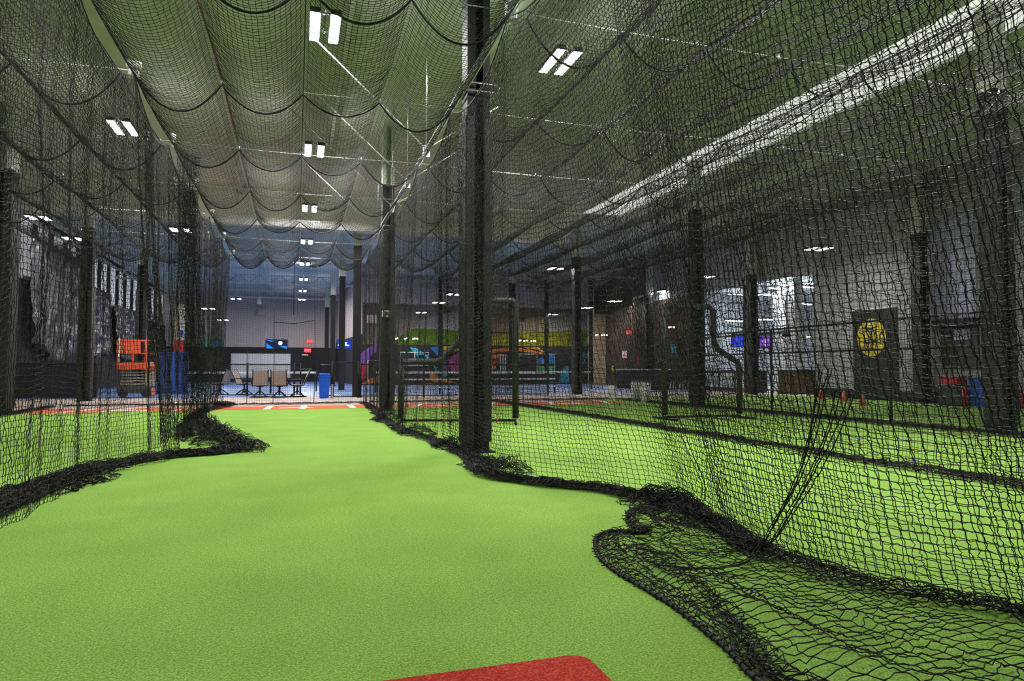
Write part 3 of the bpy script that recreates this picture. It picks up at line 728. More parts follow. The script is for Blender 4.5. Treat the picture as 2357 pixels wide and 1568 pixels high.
a = atZ(1530, 967); b = atZ(1703, 963)
screen('padded pitching screen on the right with its low step on the right side', (a.x, a.y), (b.x, b.y), 2.35, .5, xsign=-1)

# pipe frame fence of the field
def pframe():
    t = empty('pipe_fence', 'low black pipe frame with two rails standing along the right field', 'fence')
    X = 10.75
    for z, nm in ((1.98, 'top_rail'), (1.42, 'middle_rail'), (.05, 'bottom_rail')):
        MB().tube([(X, 6.0, z), (X, 18.5, z)], .022, 8).build(nm, 'black', t)
    for y in (7.0, 10.2, 13.6, 16.6, 18.5): MB().tube([(X, y, 0), (X, y, 1.98)], .028, 8).build('post', 'black', t)
pframe()

# ------------------------------------------------------------------ chain link fence round the patio
def chain(t, x0, x1, y, h, cell=.075):
    n = int((x1-x0)/cell*2); nvv = int(h/cell*2)
    m = MB(); L = x1-x0; segs = []
    P = []
    k = -int(h/cell)
    while k*cell < L:
        a = k*cell; pts = []
        for s in (1, -1):
            u0, z0 = (a, .06) if s > 0 else (a, h-.04)
            lo = max(0, -u0); hi = min(h-.1, L-u0)
            if hi > lo+.02: P.append([(x0+u0+lo, y, z0+s*lo), (x0+u0+hi, y, z0+s*hi)])
        k += 1
    A = np.array(P); V, Q = prisms(A, .0032)
    me = bpy.data.meshes.new('chain_link_mesh'); me.from_pydata([tuple(v) for v in V], [], [tuple(int(i) for i in q) for q in Q]); me.materials.append(M['dark'])
    o = bpy.data.objects.new('chain_link_mesh', me); C.objects.link(o); o.parent = t
def fence(label, x0, x1, y, posts, h=1.22):
    t = empty('chain_link_fence', label, 'fence')
    MB().tube([(x0, y, h), (x1, y, h)], .024, 8).build('top_rail', 'black', t)
    MB().tube([(x0, y, .05), (x1, y, .05)], .016, 8).build('bottom_rail', 'black', t)
    for p in posts: MB().tube([(p, y, 0), (p, y, h+.06)], .034, 8).build('post', 'black', t)
    chain(t, x0, x1, y, h)
FY = 28.4
f0 = atY(530, 840, FY).x; f1 = atY(692, 840, FY).x; f2 = atY(765, 840, 25.6).x; f3 = atY(824, 840, 25.6).x
fence('black chain link fence behind the patio chairs', f0-.1, f1, FY, (atY(570, 840, FY).x, atY(678, 840, FY).x, f1))
fence('black chain link fence section right of the blue bin', f2, f3, 25.4, (f2, f3), 1.28)
fence('long black chain link fence running behind the right lanes', f3+.08, 9.6, 25.6, (f3+.1, 4.6, 6.9, 9.6), .42+.8)
t = empty('gate_panel', 'black chain link gate standing open behind the blue bin', 'gate')
MB().tube([(f2+.05, 25.6, .08), (f2+.05, 25.6, 1.2), (f2-.35, 27.0, 1.2), (f2-.35, 27.0, .08)], .02, 8, closed=True).build('gate_frame', 'black', t)

# ------------------------------------------------------------------ patio chairs
def make_chair():
    t = empty('patio_chair', 'chair', 'chair')
    # faces +Y: back leans to -Y
    def bx(z): return -.24-.16*(z-.42)/.55
    back = MB()
    back.poly([(-.25, bx(.46), .46), (.25, bx(.46), .46), (.25, bx(.96)-.02, .96), (.2, bx(.98)-.02, .985), (-.2, bx(.98)-.02, .985), (-.25, bx(.96)-.02, .96)], (0, .018, 0))
    back.build('backrest', 'sling', t)
    MB().poly([(-.25, -.24, .44), (.25, -.24, .44), (.25, .24, .47), (-.25, .24, .47)], (0, 0, .018)).build('seat', 'sling', t)
    for s in (-1, 1):
        x = s*.265
        MB().tube([(x, bx(1.0)-.08, 1.02), (x, bx(.95)-.03, .95), (x, bx(.7)+.02, .7), (x, -.22, .5), (x, -.2, .44), (x, .1, .42), (x, .24, .45), (x*1.04, .30, .52), (x*1.1, .27, .62), (x*1.12, .12, .66), (x*1.12, -.10, .66), (x, -.29, .64)], .019, 8).build('side_frame', 'bronze', t)
    MB().tube([(-.265, .1, .42), (.265, .1, .42)], .013, 8).build('cross_bar', 'bronze', t)
    m = MB(); m.cyl((0, 0), .035, .08, .40, 12).cyl((0, 0), .13, .39, .42, 14); m.build('swivel_post', 'bronze', t)
    for k in range(4):
        a = PI/4+k*PI/2; c, s_ = math.cos(a), math.sin(a)
        MB().tube([(c*.03, s_*.03, .22), (c*.14, s_*.14, .17), (c*.26, s_*.26, .07), (c*.33, s_*.33, .022)], .022, 7).build('base_leg', 'bronze', t)
    m = MB(); m.tube([(.33*math.cos(2*PI*k/24), .33*math.sin(2*PI*k/24), .018) for k in range(24)], .022, 6, closed=True); m.build('base_ring', 'bronze', t)
    return t
ch = make_chair(); first = True
for px, py, rz, l in ((598, 915, 5, 'tan sling patio chair seen from behind, left of the pair in the middle'),
                      (643, 915, -4, 'tan sling patio chair seen from behind, right one of the pair'),
                      (684, 914, 95, 'patio chair turned sideways at the right of the group, facing left'),
                      (562, 909, -115, 'patio chair turned sideways left of the pair, facing right'),
                      (506, 909, 60, 'leftmost patio chair, partly behind the left netting')):
    p = atZ(px, py); o = ch if first else dup(ch); first = False
    o.location = (p.x, p.y, 0); o.rotation_euler = (0, 0, math.radians(rz)); o['label'] = l; o['group'] = 'sling patio chairs'
p = atZ(622, 909); t = empty('patio_table', 'small dark round patio table between the sling chairs', 'table', (p.x, p.y+.25, 0))
m = MB(); m.cyl((0, 0), .42, .70, .72, 28); m.build('table_top', 'bronze', t)
MB().cyl((0, 0), .04, .05, .70, 12).build('pedestal', 'bronze', t); MB().cyl((0, 0), .26, 0, .03, 20, .2).build('foot', 'bronze', t)

# blue bins
def bin_(name, label, loc, w, d, h, lid=True):
    t = empty(name, label, 'bin', loc)
    m = MB(); b = m.b
    def ringv(sc, z): return [b.verts.new((sx*w/2*sc, sy*d/2*sc, z)) for sx, sy in ((-1, -1), (1, -1), (1, 1), (-1, 1))]
    A = ringv(.80, 0); B = ringv(1, h); Cc = ringv(.95, h); D = ringv(.76, .03)
    b.faces.new(A[::-1])
    for P_, Q_ in ((A, B), (B, Cc), (Cc, D)):
        for i in range(4): b.faces.new((P_[i], P_[(i+1) % 4], Q_[(i+1) % 4], Q_[i]))
    b.faces.new(D); m.build('body', 'blue', t)
    MB().box(-w/2-.015, w/2+.015, -d/2-.015, d/2+.015, h-.05, h, .008).build('rim', 'blue', t)
    if lid: MB().box(-w/2, w/2, -d/2, d/2, h, h+.09, .03).build('lid', 'blue', t)
    for s in (-1, 1): MB().tube([(s*(w/2+.01), -.06, h-.18), (s*(w/2+.04), 0, h-.18), (s*(w/2+.01), .06, h-.18)], .012, 6).build('handle', 'blue', t)
    return t
p = atZ(746, 917); bin_('recycling_bin', 'tall blue recycling bin on the patio right of the chairs', (p.x, p.y, 0), .38, .48, .80)
o = MB().box(p.x+.25, p.x+.27, p.y-.1, p.y+.08, .0, .5, .003, rot=.3).build('leaning_board', 'white'); tag(o, 'thin white board leaning beside the blue recycling bin', 'board')
p = atX(2262, 932, 17.9); bin_('storage_bin', 'blue bin standing by the right wall behind the large grey column', (17.9, p.y, 0), .5, .42, .84, False)

# far wall screens, panels, door, signs
def screen_tv(label, a, b, z0, z1, c1, c2, style=0, name='television'):
    """screen between plan points a,b"""
    a = Vector(a); b = Vector(b); d = (b-a); W = d.length; ang = math.atan2(d.y, d.x)
    t = empty(name, label, 'television', (a.x, a.y, (z0+z1)/2), ang)
    h = (z1-z0)/2
    MB().box(0, W, 0, .07, -h, h, .01).build('casing', 'black', t)
    MB().box(.03, W-.03, -.006, 0, -h+.03, h-.03).build('screen', emi('screen_dark', c1, .8), t)
    m = MB(); r = random.Random(style)
    if style == 1:
        m.poly([(W*.66+.17*math.cos(q), -.007, h*.25+.17*math.sin(q)) for q in [2*PI*k/20 for k in range(20)]], (0, -.004, 0)); m.build('white_ball', emi('screen_white', (.9, .95, 1), 1), t); m = MB()
        m.poly([(.05, -.007, h*.2), (.05, -.007, -h+.05), (W*.38, -.007, -h+.05)], (0, -.004, 0)).poly([(.05, -.007, h-.08), (W*.25, -.007, h*.5), (W*.4, -.007, h*.62), (W*.2, -.007, h-.08)], (0, -.004, 0)).poly([(W*.55, -.007, -h*.15), (W*.7, -.007, -h*.3), (W-.06, -.007, -h+.25), (W-.06, -.007, -h+.05), (W*.8, -.007, -h+.1)], (0, -.004, 0))
        m.build('blue_shapes', emi('screen_blue', c2, .9), t)
    else:
        for k in range(7):
            u = .08+(W-.3)*r.random(); v = -h+.08+(2*h-.35)*r.random(); w = .1+.25*r.random()
            m.box(u, min(W-.05, u+w), -.010-.001*k, -.006, v, v+.08+.12*r.random())
        m.build('coloured_blocks', emi('screen_blocks', c2, 1.1), t)
    return t
a = atY(612, 781, 59.82); b = atY(662, 804, 59.82)
screen_tv('television with a blue picture and white ball on the far beige wall', (a.x, a.y, 0), (b.x, b.y, 0), b.z, a.z, (.002, .006, .03), (.01, .22, .75), 1)
a = atY(470, 780, 59.82); b = atY(512, 800, 59.82)
screen_tv('green and blue screen at the left of the far wall behind netting', (a.x, a.y, 0), (b.x, b.y, 0), b.z, a.z, (.01, .16, .02), (.01, .08, .7), 5)
a = atY(775, 782, 46.5); b = atY(809, 804, 46.5)
screen_tv('television with a blue and white picture beside the dark side wall', (a.x, 46.5, 0), (b.x, 46.5, 0), b.z, a.z, (.01, .05, .45), (.55, .7, 1), 9)
a = atY(533, 815, 59.85); b = atY(667, 858, 59.85)
t = empty('white_wall_panel', 'row of white panels mounted low on the far black wall', 'wall panel', (0, 0, 0))
n = 4
for k in range(n):
    x0 = a.x+(b.x-a.x)*k/n; MB().box(x0+.02, a.x+(b.x-a.x)*(k+1)/n-.02, 59.8, 59.86, .35, a.z, .005).build('panel', 'white', t)
MB().box(a.x-.05, b.x+.05, 59.86, 59.88, .30, a.z+.05).build('backing', 'steel', t)
a = atY(690, 815, 59.85); b = atY(722, 886, 59.85)
d = struct(MB().box(a.x, b.x, 59.78, 59.88, 0, a.z).build('door_1', 'black')); MB().tube([(a.x+.15, 59.74, 1.05), (b.x-.15, 59.74, 1.05)], .025, 6).build('push_bar', 'steel', d)
p = atY(702, 817, 59.7); o = MB().box(p.x-.25, p.x+.25, 59.68, 59.72, p.z-.06, p.z+.06).build('door_sign', 'white', d)
FONT = None
def exit_sign(label, x, y, z, w=.42, h=.24, rz=0):
    t = empty('exit_sign', label, 'exit sign', (x, y, z), rz, 'red exit signs')
    MB().box(-w/2, w/2, -.03, .03, -h/2, h/2, .006).build('housing', 'exit', t)
    cu = bpy.data.curves.new('exit_text', 'FONT'); cu.body = 'EXIT'; cu.size = h*.95; cu.align_x = 'CENTER'; cu.align_y = 'CENTER'; cu.extrude = .003
    o = bpy.data.objects.new('exit_text_tmp', cu); C.objects.link(o); dg = bpy.context.evaluated_depsgraph_get(); me = bpy.data.meshes.new_from_object(o.evaluated_get(dg)); bpy.data.objects.remove(o)
    me.materials.clear(); me.materials.append(M['white']); q = bpy.data.objects.new('lettering', me); C.objects.link(q); q.parent = t
    q.rotation_euler = (PI/2, 0, 0); q.location = (0, -.035, 0); q.scale = (.85, 1, 1)
p = atY(708, 807, 59.6); exit_sign('red exit sign above the black door in the far wall', p.x, 59.55, p.z, .55, .32)
p = atY(713, 786, 59.6); exit_sign('red exit sign higher up on the far beige wall', p.x, 59.85, p.z, .42, .26)
p = atY(1449, 765, 35.8); exit_sign('red exit sign on the dark brown wall of the bar', p.x, 35.8, p.z, .34, .24)
p = atY(597, 690, 55); t = empty('pendant_speaker', 'white box hanging from the ceiling before the far wall', 'speaker', (p.x, 55, p.z)); MB().box(-.14, .14, -.14, .14, -.35, .25, .03).build('body', 'white', t); MB().tube([(0, 0, .25), (0, 0, CH-p.z)], .012, 5).build('hanger', 'white', t)
for px, py, l in ((602, 719, 'small square white box on the left of the far wall'), (855, 735, 'small pale box high on the beige court side wall')):
    p = atY(px, py, 59.8 if px < 700 else 43.0); o = MB().box(p.x-.3, p.x+.3, p.y-.2, p.y, p.z-.25, p.z+.25, .02).build('wall_speaker', 'beige'); tag(o, l, 'speaker')

# court nets
def court_net(label, x0, x1, y):
    t = empty('court_net', label, 'net')
    MB().box(x0, x1, y-.012, y+.012, .84, .93).build('tape', 'white', t)
    for x in (x0, x1): MB().tube([(x, y, 0), (x, y, .98)], .03, 8).build('post', 'black', t)
    n = int((x1-x0)/.09); U = np.linspace(x0, x1, n); T = np.linspace(.06, .84, 14); X, Z = np.meshgrid(U, T, indexing='ij')
    net_mesh('net_panel', np.stack([X, X*0+y, Z], 2), .003, t, 1, .001)
court_net('low court net with white top tape behind the patio fence', -6.2, .9, 33)
court_net('low court net with white top tape behind the big black column', 3.4, 9.6, 31)
court_net('low court net with white top tape near the brown bar', 10.2, 14.8, 33)
t = empty('court_barrier', 'low black barrier with white horizontal rails behind the long chain link fence', 'barrier')
for z in (.30, .62): MB().box(4.0, 10.8, 27.9, 27.94, z-.03, z+.03).build('rail', 'white', t)
for x in (4.0, 5.7, 7.4, 9.1, 10.8): MB().box(x-.03, x+.03, 27.94, 28.0, 0, .66).build('post', 'black', t)

# mural
COL = dict(purple=(.22, .08, .38), red=(.55, .02, .04), orange=(.80, .20, .02), cyan=(.02, .45, .60), blue=(.02, .18, .55), teal=(.01, .22, .34), amber=(.85, .42, .02), magenta=(.5, .06, .25), green=(.08, .35, .10))
for k, v in COL.items(): M['m_'+k] = mat('mural_'+k, v, .7, scale=4, var=.3)
mu = empty('painted_mural', 'colourful abstract mural painted on the black wall across the court', 'mural')
def patch(col, pts, Y=44.97, par=None):
    q = [atY(a, b, Y) for a, b in pts]; MB().poly([(v.x, Y, max(.05, v.z)) for v in q], (0, -.012, 0)).build('paint_'+col, 'm_'+col, par or mu)
for i, (c, pts) in enumerate([
    ('purple', [(828, 838), (829, 815), (848, 800), (868, 792), (872, 806), (852, 822), (846, 838)]), ('red', [(827, 872), (827, 841), (848, 840), (848, 860), (838, 874)]),
    ('orange', [(832, 884), (850, 872), (880, 862), (905, 864), (880, 876), (850, 886)]),
    ('cyan', [(943, 800), (958, 802), (972, 810), (985, 828), (994, 842), (975, 836), (962, 822)]), ('cyan', [(962, 818), (986, 816), (986, 842), (962, 842)]),
    ('blue', [(990, 800), (1012, 798), (1030, 815), (1022, 830), (1005, 818)]), ('amber', [(1018, 797), (1048, 798), (1058, 806), (1040, 812), (1022, 806)]),
    ('magenta', [(1030, 836), (1040, 820), (1058, 812), (1076, 826), (1080, 850), (1062, 862), (1040, 856)]), ('purple', [(1004, 850), (1018, 830), (1034, 826), (1032, 858), (1014, 866)]),
    ('cyan', [(998, 842), (1012, 846), (1032, 864), (1022, 870), (1004, 858)]), ('orange', [(986, 852), (1000, 862), (1040, 878), (1062, 884), (1000, 884), (990, 872)]),
    ('red', [(972, 886), (1000, 880), (1062, 882), (1062, 888), (975, 890)]),
    ('orange', [(1126, 806), (1160, 800), (1200, 800), (1240, 806), (1252, 815), (1225, 812), (1180, 808), (1126, 814)]), ('amber', [(1196, 800), (1240, 799), (1255, 812), (1232, 808)]),
    ('orange', [(1126, 820), (1152, 814), (1170, 818), (1150, 824), (1126, 828)]), ('red', [(1126, 834), (1150, 828), (1165, 832), (1126, 842)]), ('orange', [(1124, 846), (1142, 840), (1142, 848), (1124, 852)]),
    ('blue', [(1151, 826), (1163, 824), (1163, 842), (1151, 842)]), ('green', [(1151, 844), (1163, 844), (1163, 856), (1151, 856)]),
    ('blue', [(1238, 828), (1246, 822), (1254, 828), (1254, 840), (1238, 840)]), ('blue', [(1264, 816), (1277, 816), (1277, 838), (1264, 838)]), ('green', [(1238, 843), (1276, 843), (1276, 857), (1238, 857)]),
    ('teal', [(1322, 884), (1324, 845), (1332, 822), (1346, 812), (1356, 816), (1344, 830), (1338, 850), (1338, 886)]), ('teal', [(1288, 886), (1288, 858), (1300, 844), (1310, 842), (1310, 886)]), ('cyan', [(1340, 826), (1352, 816), (1350, 824), (1342, 838)]),
    ('blue', [(1255, 884), (1262, 878), (1300, 880), (1300, 886)])]): patch(c, pts)
for i, (x0, y0, x1, y1, l) in enumerate(((847, 830, 874, 878, 'leftmost'), (922, 811, 987, 841, 'middle left, in front of the cyan paint'), (1152, 816, 1164, 860, 'narrow one right of the big column'), (1195, 815, 1277, 860, 'widest, right of the big column'))):
    a = atY(x0, y0, 44.6); b = atY(x1, y1, 44.6); t = empty('portable_goal', 'white rectangular goal frame standing before the mural, '+l, 'goal', (0, 0, 0), 0, 'white goal frames before the mural')
    m = MB()
    MB().tube([(a.x, 44.6, b.z), (a.x, 44.6, a.z), (b.x, 44.6, a.z), (b.x, 44.6, b.z)], .035, 6, closed=True).build('tube_frame', 'white', t)
    MB().tube([((a.x+b.x)/2, 44.6, a.z), ((a.x+b.x)/2, 44.6, b.z)], .025, 6).build('mullion', 'white', t)
    for x in (a.x, b.x): MB().tube([(x, 44.6, b.z), (x, 44.6, 0)], .03, 6).build('leg', 'black', t)
M['u_green'] = mat('u_green', (.20, .42, .03), .8, scale=3, var=.25); M['u_yel'] = mat('u_yellow', (.62, .60, .02), .8, scale=3, var=.25); M['u_sky'] = mat('u_sky', (.62, .60, .70), .8, scale=1.5, var=.25)
M['u_tan'] = mat('u_tan', (.60, .38, .20), .8, scale=2, var=.35); M['u_cream'] = mat('u_cream', (.85, .66, .40), .8, scale=2, var=.15); M['u_pale'] = mat('u_pale', (.86, .82, .80), .8, scale=2, var=.1)
um = empty('upper_mural', 'green and yellow landscape painted on the upper wall above the black mural wall', 'mural')
def up(m_, pts, Y=47.95, nm='paint'):
    q = [atY(a, b, Y) for a, b in pts]; MB().poly([(v.x, Y, v.z) for v in q], (0, -.02, 0)).build(nm, m_, um)
up('u_green', [(900, 797), (900, 785), (955, 756), (1000, 758), (1055, 762), (1055, 797)], 47.9, 'green_field')
up('u_sky', [(955, 757), (968, 738), (1000, 724), (1055, 718), (1055, 762)], 47.93, 'pale_sky')
up('u_pale', [(1020, 722), (1055, 716), (1055, 758), (1018, 758)], 47.90, 'white_building')
up('u_tan', [(1075, 712), (1200, 700), (1200, 765), (1075, 765)], 47.93, 'tan_rocks')
up('u_yel', [(1075, 797), (1075, 770), (1200, 766), (1354, 760), (1354, 797)], 47.9, 'yellow_field')
up('u_cream', [(1195, 766), (1195, 745), (1215, 732), (1256, 728), (1256, 766)], 47.9, 'cream_hill')
up('u_pale', [(1256, 764), (1256, 722), (1354, 716), (1354, 762)], 47.9, 'pale_wall_panel')
up('u_green', [(1318, 797), (1322, 772), (1354, 764), (1354, 797)], 47.85, 'green_bush')

# string light chandeliers
def chandelier(label, px, py, Y, n, w):
    p = atY(px, py, Y); t = empty('chandelier', label, 'chandelier', (p.x, Y, p.z), 0, 'warm ring chandeliers')
    MB().tube([(w/2*math.cos(2*PI*k/24), w/2*.5*math.sin(2*PI*k/24), .1) for k in range(24)], .02, 6, closed=True).build('ring', 'black', t)
    MB().tube([(0, 0, .6), (0, 0, CH-p.z if CH-p.z > .7 else .7)], .008, 5).build('chain', 'black', t)
    for a in (0, PI): MB().tube([(w/2*math.cos(a), 0, .1), (0, 0, .6)], .008, 5).build('stay', 'black', t)
    for k in range(n):
        a = 2*PI*k/n; x, y = w/2*math.cos(a), w/2*.5*math.sin(a)
        m = MB(); m.cyl((x, y), .03, 0, .04, 8, .055).cyl((x, y), .055, .04, .08, 8, .03); m.build('bulb', 'bulb', t)
chandelier('wide warm chandelier left of the big black column', 929, 781, 41.5, 9, 1.65)
chandelier('warm chandelier in front of the yellow mural', 1214, 786, 41.5, 7, 1.1)
chandelier('warm chandelier in front of the beige pier', 1384, 773, 41, 5, .8)
chandelier('small warm lamp cluster in front of the dark bar', 1545, 755, 30.6, 3, .32)
chandelier('single warm lamp at the right end of the lobby opening', 1862, 779, 22.2, 2, .12)

# bar area things
o = empty('bar_counter', 'long dark bar counter with a pale top edge in front of the brown wall', 'counter')
a = atY(1420, 858, 34.5); b = atY(1530, 858, 29.6)
MB().poly([(a.x, 34.5, 0), (b.x, 29.6, 0), (b.x+.4, 29.8, 0), (a.x+.4, 34.7, 0)], (0, 0, 1.0)).build('body', 'blk_wall', o)
MB().poly([(a.x-.05, 34.5, 1.0), (b.x-.05, 29.6, 1.0), (b.x+.45, 29.8, 1.0), (a.x+.45, 34.7, 1.0)], (0, 0, .05)).build('top', 'white', o)
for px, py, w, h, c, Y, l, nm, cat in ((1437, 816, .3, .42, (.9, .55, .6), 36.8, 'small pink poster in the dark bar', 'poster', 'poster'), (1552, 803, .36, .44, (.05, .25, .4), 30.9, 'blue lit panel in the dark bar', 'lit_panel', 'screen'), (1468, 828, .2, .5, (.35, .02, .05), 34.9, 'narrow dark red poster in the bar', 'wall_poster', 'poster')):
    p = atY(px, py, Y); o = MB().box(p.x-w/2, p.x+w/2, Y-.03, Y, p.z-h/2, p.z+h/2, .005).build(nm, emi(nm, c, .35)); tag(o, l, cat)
p = atY(1412, 848, 40.6); t = empty('round_number_sign', 'small round yellow green sign with a nine', 'sign', (p.x, 40.6, p.z))
MB().poly([(.14*math.cos(2*PI*k/20), 0, .19*math.sin(2*PI*k/20)) for k in range(20)], (0, .03, 0)).build('disc', 'lime', t)
cu = bpy.data.curves.new('nine', 'FONT'); cu.body = '9'; cu.size = .3; cu.align_x = 'CENTER'; cu.align_y = 'CENTER'; cu.extrude = .003
o = bpy.data.objects.new('tmp_nine', cu); C.objects.link(o); me = bpy.data.meshes.new_from_object(o.evaluated_get(bpy.context.evaluated_depsgraph_get())); bpy.data.objects.remove(o); me.materials.clear(); me.materials.append(M['black'])
q = bpy.data.objects.new('numeral', me); C.objects.link(q); q.parent = t; q.rotation_euler = (PI/2, 0, 0); q.location = (0, -.006, 0)
for px, py, l in ((1408, 912, 'white bucket on the patio left of the white bins'), (1464, 924, 'white round bin on the patio, left of two'), (1486, 927, 'white round bin on the patio, right of two')):
    p = atZ(px, py); h = .36 if px < 1420 else .62
    t = empty('white_bin', l, 'bin', (p.x, p.y, 0), 0, 'white bins on the patio'); MB().cyl((0, 0), .14, 0, h, 18, .17).build('body', 'white', t); MB().cyl((0, 0), .175, h, h+.03, 18).build('lid', 'courtl' if px > 1420 else 'white', t)
def stool(px, py, l, first=[None]):
    p = atZ(px, py)
    if first[0]:
        o = dup(first[0], (p.x, p.y, 0), label=l); return
    t = empty('bar_stool', l, 'stool', (p.x, p.y, 0), 0, 'pale metal stools'); first[0] = t
    MB().cyl((0, 0), .18, .70, .74, 18).build('seat', 'dark', t)
    for k in range(4):
        a = PI/4+k*PI/2; MB().tube([(.1*math.cos(a), .1*math.sin(a), .7), (.22*math.cos(a), .22*math.sin(a), 0)], .014, 6).build('leg', 'white', t)
    MB().tube([(.19*math.cos(2*PI*k/20), .19*math.sin(2*PI*k/20), .25) for k in range(20)], .01, 6, closed=True).build('foot_ring', 'white', t)
stool(1553, 928, 'pale legged stool right of the pitching screen post'); stool(1575, 926, 'pale legged stool beside the padded right column')

# lobby things
a = (RW+.35, 21.1); 
t = empty('reception_desk', 'brown wooden reception desk inside the bright lobby', 'desk')
MB().box(19.3, 21.2, 23.2, 24.0, 0.01, .95, .02).build('body', 'wood', t); MB().box(19.2, 21.3, 23.1, 24.1, .95, 1.0, .01).build('top', 'black', t)
t = empty('display_counter', 'dark counter with glass fronts along the left of the lobby opening', 'counter')
MB().box(19.0, 19.7, 25.2, 29.0, 0.01, .98, .02).build('body', 'dark', t)
for k in range(3): MB().box(18.96, 19.0, 25.4+k*1.2, 26.4+k*1.2, .2, .85).build('glass_front', 'glasswin', t)
def lobby_tv(l, px0, py0, px1, py1, Y, c1, c2, st):
    a = atY(px0, py0, Y); b = atY(px1, py1, Y); screen_tv(l, (a.x, Y, 0), (b.x, Y, 0), b.z, a.z, c1, c2, st)
lobby_tv('blue menu screen in the bright lobby left of the thin column', 1684, 768, 1724, 800, 30.5, (.01, .03, .4), (.02, .05, 1), 3)
lobby_tv('purple menu screen in the bright lobby right of the thin column', 1747, 771, 1780, 802, 30.5, (.12, .05, .35), (.5, .2, .9), 4)
lp = []
for i, (px, py, Y, L_, ang) in enumerate(((1760, 680, 28, 2.4, 0), (1800, 668, 27, 2.2, .4), (1830, 642, 26, 2.0, 0), (1835, 660, 27, 2.2, .2), (1765, 737, 33, 1.6, 0), (1710, 678, 31, 2.0, 0), (1845, 700, 30, 1.8, .3), (1700, 740, 34, 1.8, 0))):
    p = atY(px, py, Y); z = min(5.0, p.z); t = empty('lobby_tube_light', 'thin linear white light under the lobby ceiling', 'ceiling light', (p.x, Y, z), ang, 'linear lobby lights')
    MB().box(-L_/2, L_/2, -.05, .05, 0, .04).build('diffuser', 'lobbylamp', t); MB().box(-L_/2, L_/2, -.05, .05, .04, .08).build('housing', 'steel', t)
for px, Y, l in ((1795, 28, 'white square pillar in the middle of the lobby'), (1832, 26.0, 'white square pillar at the right of the lobby')):
    p = atY(px, 800, Y); o = MB().box(p.x-.22, p.x+.22, Y-.2, Y+.2, .01, 5.2).build('lobby_pillar', 'white'); tag(o, l, 'pillar')
for px, py, Y, s, l in ((1810, 775, 25.5, .16, 'dark hanging lamp shade in the lobby'),):
    p = atY(px, py, Y); t = empty('pendant_lamp', l, 'pendant lamp', (p.x, Y, p.z)); MB().cyl((0, 0), .22, 0, .3, 16, .1).build('shade', 'black', t); MB().tube([(0, 0, .3), (0, 0, 5.2-p.z)], .01, 5).build('cord', 'black', t)
t = empty('storefront_frame', 'dark storefront frame of the bright lobby opening', 'frame')
for y in (21.1, 25.4, 29.1): MB().box(RW+.08, RW+.18, y-.05, y+.05, .01, LO[2]).build('mullion', 'dark', t)
MB().box(RW+.08, RW+.18, 21.1, 29.1, 2.5, 2.58).build('transom', 'dark', t)

# right wall things: round yellow sign on a black banner, lavender strip, window
a = atX(1965, 710, RW); b = atX(2066, 712, RW); t = empty('wall_banner', 'black banner with a round yellow emblem on the grey right wall', 'banner', (RW-.03, 0, 0))
MB().box(-.04, 0, b.y, a.y, .05, 3.05).build('cloth', 'banner', t)
MB().tube([(-.05, b.y-.03, 3.07), (-.05, a.y+.03, 3.07)], .02, 6).build('top_bar', 'white', t)
c = atX(2010, 777, RW); cy, cz = c.y, c.z; rr_ = .60
disc = MB().poly([(-.045, cy+rr_*math.cos(2*PI*k/40), cz+rr_*1.06*math.sin(2*PI*k/40)) for k in range(40)], (-.01, 0, 0)).build('yellow_disc', 'yellow', t)
def stroke(pts, w, m_, nm):
    pts = [(cy-u*rr_, cz+v*rr_) for u, v in pts]; up_, dn_ = [], []
    for i, (y, z) in enumerate(pts):
        k = min(i, len(pts)-2); dy, dz = pts[k+1][0]-pts[k][0], pts[k+1][1]-pts[k][1]; l = math.hypot(dy, dz)+1e-9
        ww = w*(1 if 0 < i < len(pts)-1 else .35); up_.append((-.056, y-dz/l*ww, z+dy/l*ww)); dn_.append((-.056, y+dz/l*ww, z-dy/l*ww))
    MB().poly(up_+dn_[::-1], (-.006, 0, 0)).build(nm, m_, disc)
for st in ([(-.85, .35), (-.5, .15), (-.45, -.4), (-.6, -.7)], [(-.3, .85), (-.35, .4), (-.15, .0), (-.25, -.6), (-.1, -.9)], [(.1, .6), (.02, .2), (.12, -.3), (.05, -.75)], [(.45, .8), (.3, .3), (.42, -.1), (.3, -.6)], [(.8, .4), (.6, .1), (.65, -.4)], [(-.8, -.2), (-.3, -.3), (.2, -.25), (.75, -.35)], [(-.6, .6), (0, .5), (.6, .62)]): stroke(st, .030, 'banner', 'dark_stroke')
for st in ([(-.1, .80), (.0, .9), (.06, 1.0)], [(-.16, .72), (.12, .74)], [(-.25, .30), (-.15, .22)], [(.72, .06), (.84, .02)]): stroke(st, .05, 'white', 'white_mark')
a = atX(2142, 520, RW); b = atX(2250, 740, RW)
w2 = struct(MB().box(RW-.03, RW+.0, b.y, a.y, 2.55, 5.6).build('window_2', 'lav'))
w3 = struct(MB().box(RW-.05, RW+.0, b.y-.05, a.y-.3, 1.05, 2.3).build('window_3', 'dark'))
MB().box(RW-.30, RW-.0, b.y-.1, a.y-.2, 2.3, 2.5).build('window_sill', 'black', w3)
MB().box(RW-.06, RW-.05, b.y+.2, b.y+.7, 1.9, 2.2).build('pane', 'lav', w3)
p = atX(2195, 925, 17.9)
t = empty('equipment_bag', 'red and black equipment bag on the floor by the right wall', 'bag', (17.9, p.y, 0)); MB().box(-.2, .2, -.38, .38, 0, .62, .08).build('body', 'dark', t); MB().box(-.215, .215, -.3, .3, .58, .86, .07).build('flap', 'red', t)
p = atX(2222, 930, 17.6); o = MB().cyl((17.6, p.y), .09, 0, .55, 14, .07).build('red_bottle', 'red'); tag(o, 'slim red cylinder standing beside the equipment bag', 'cylinder')
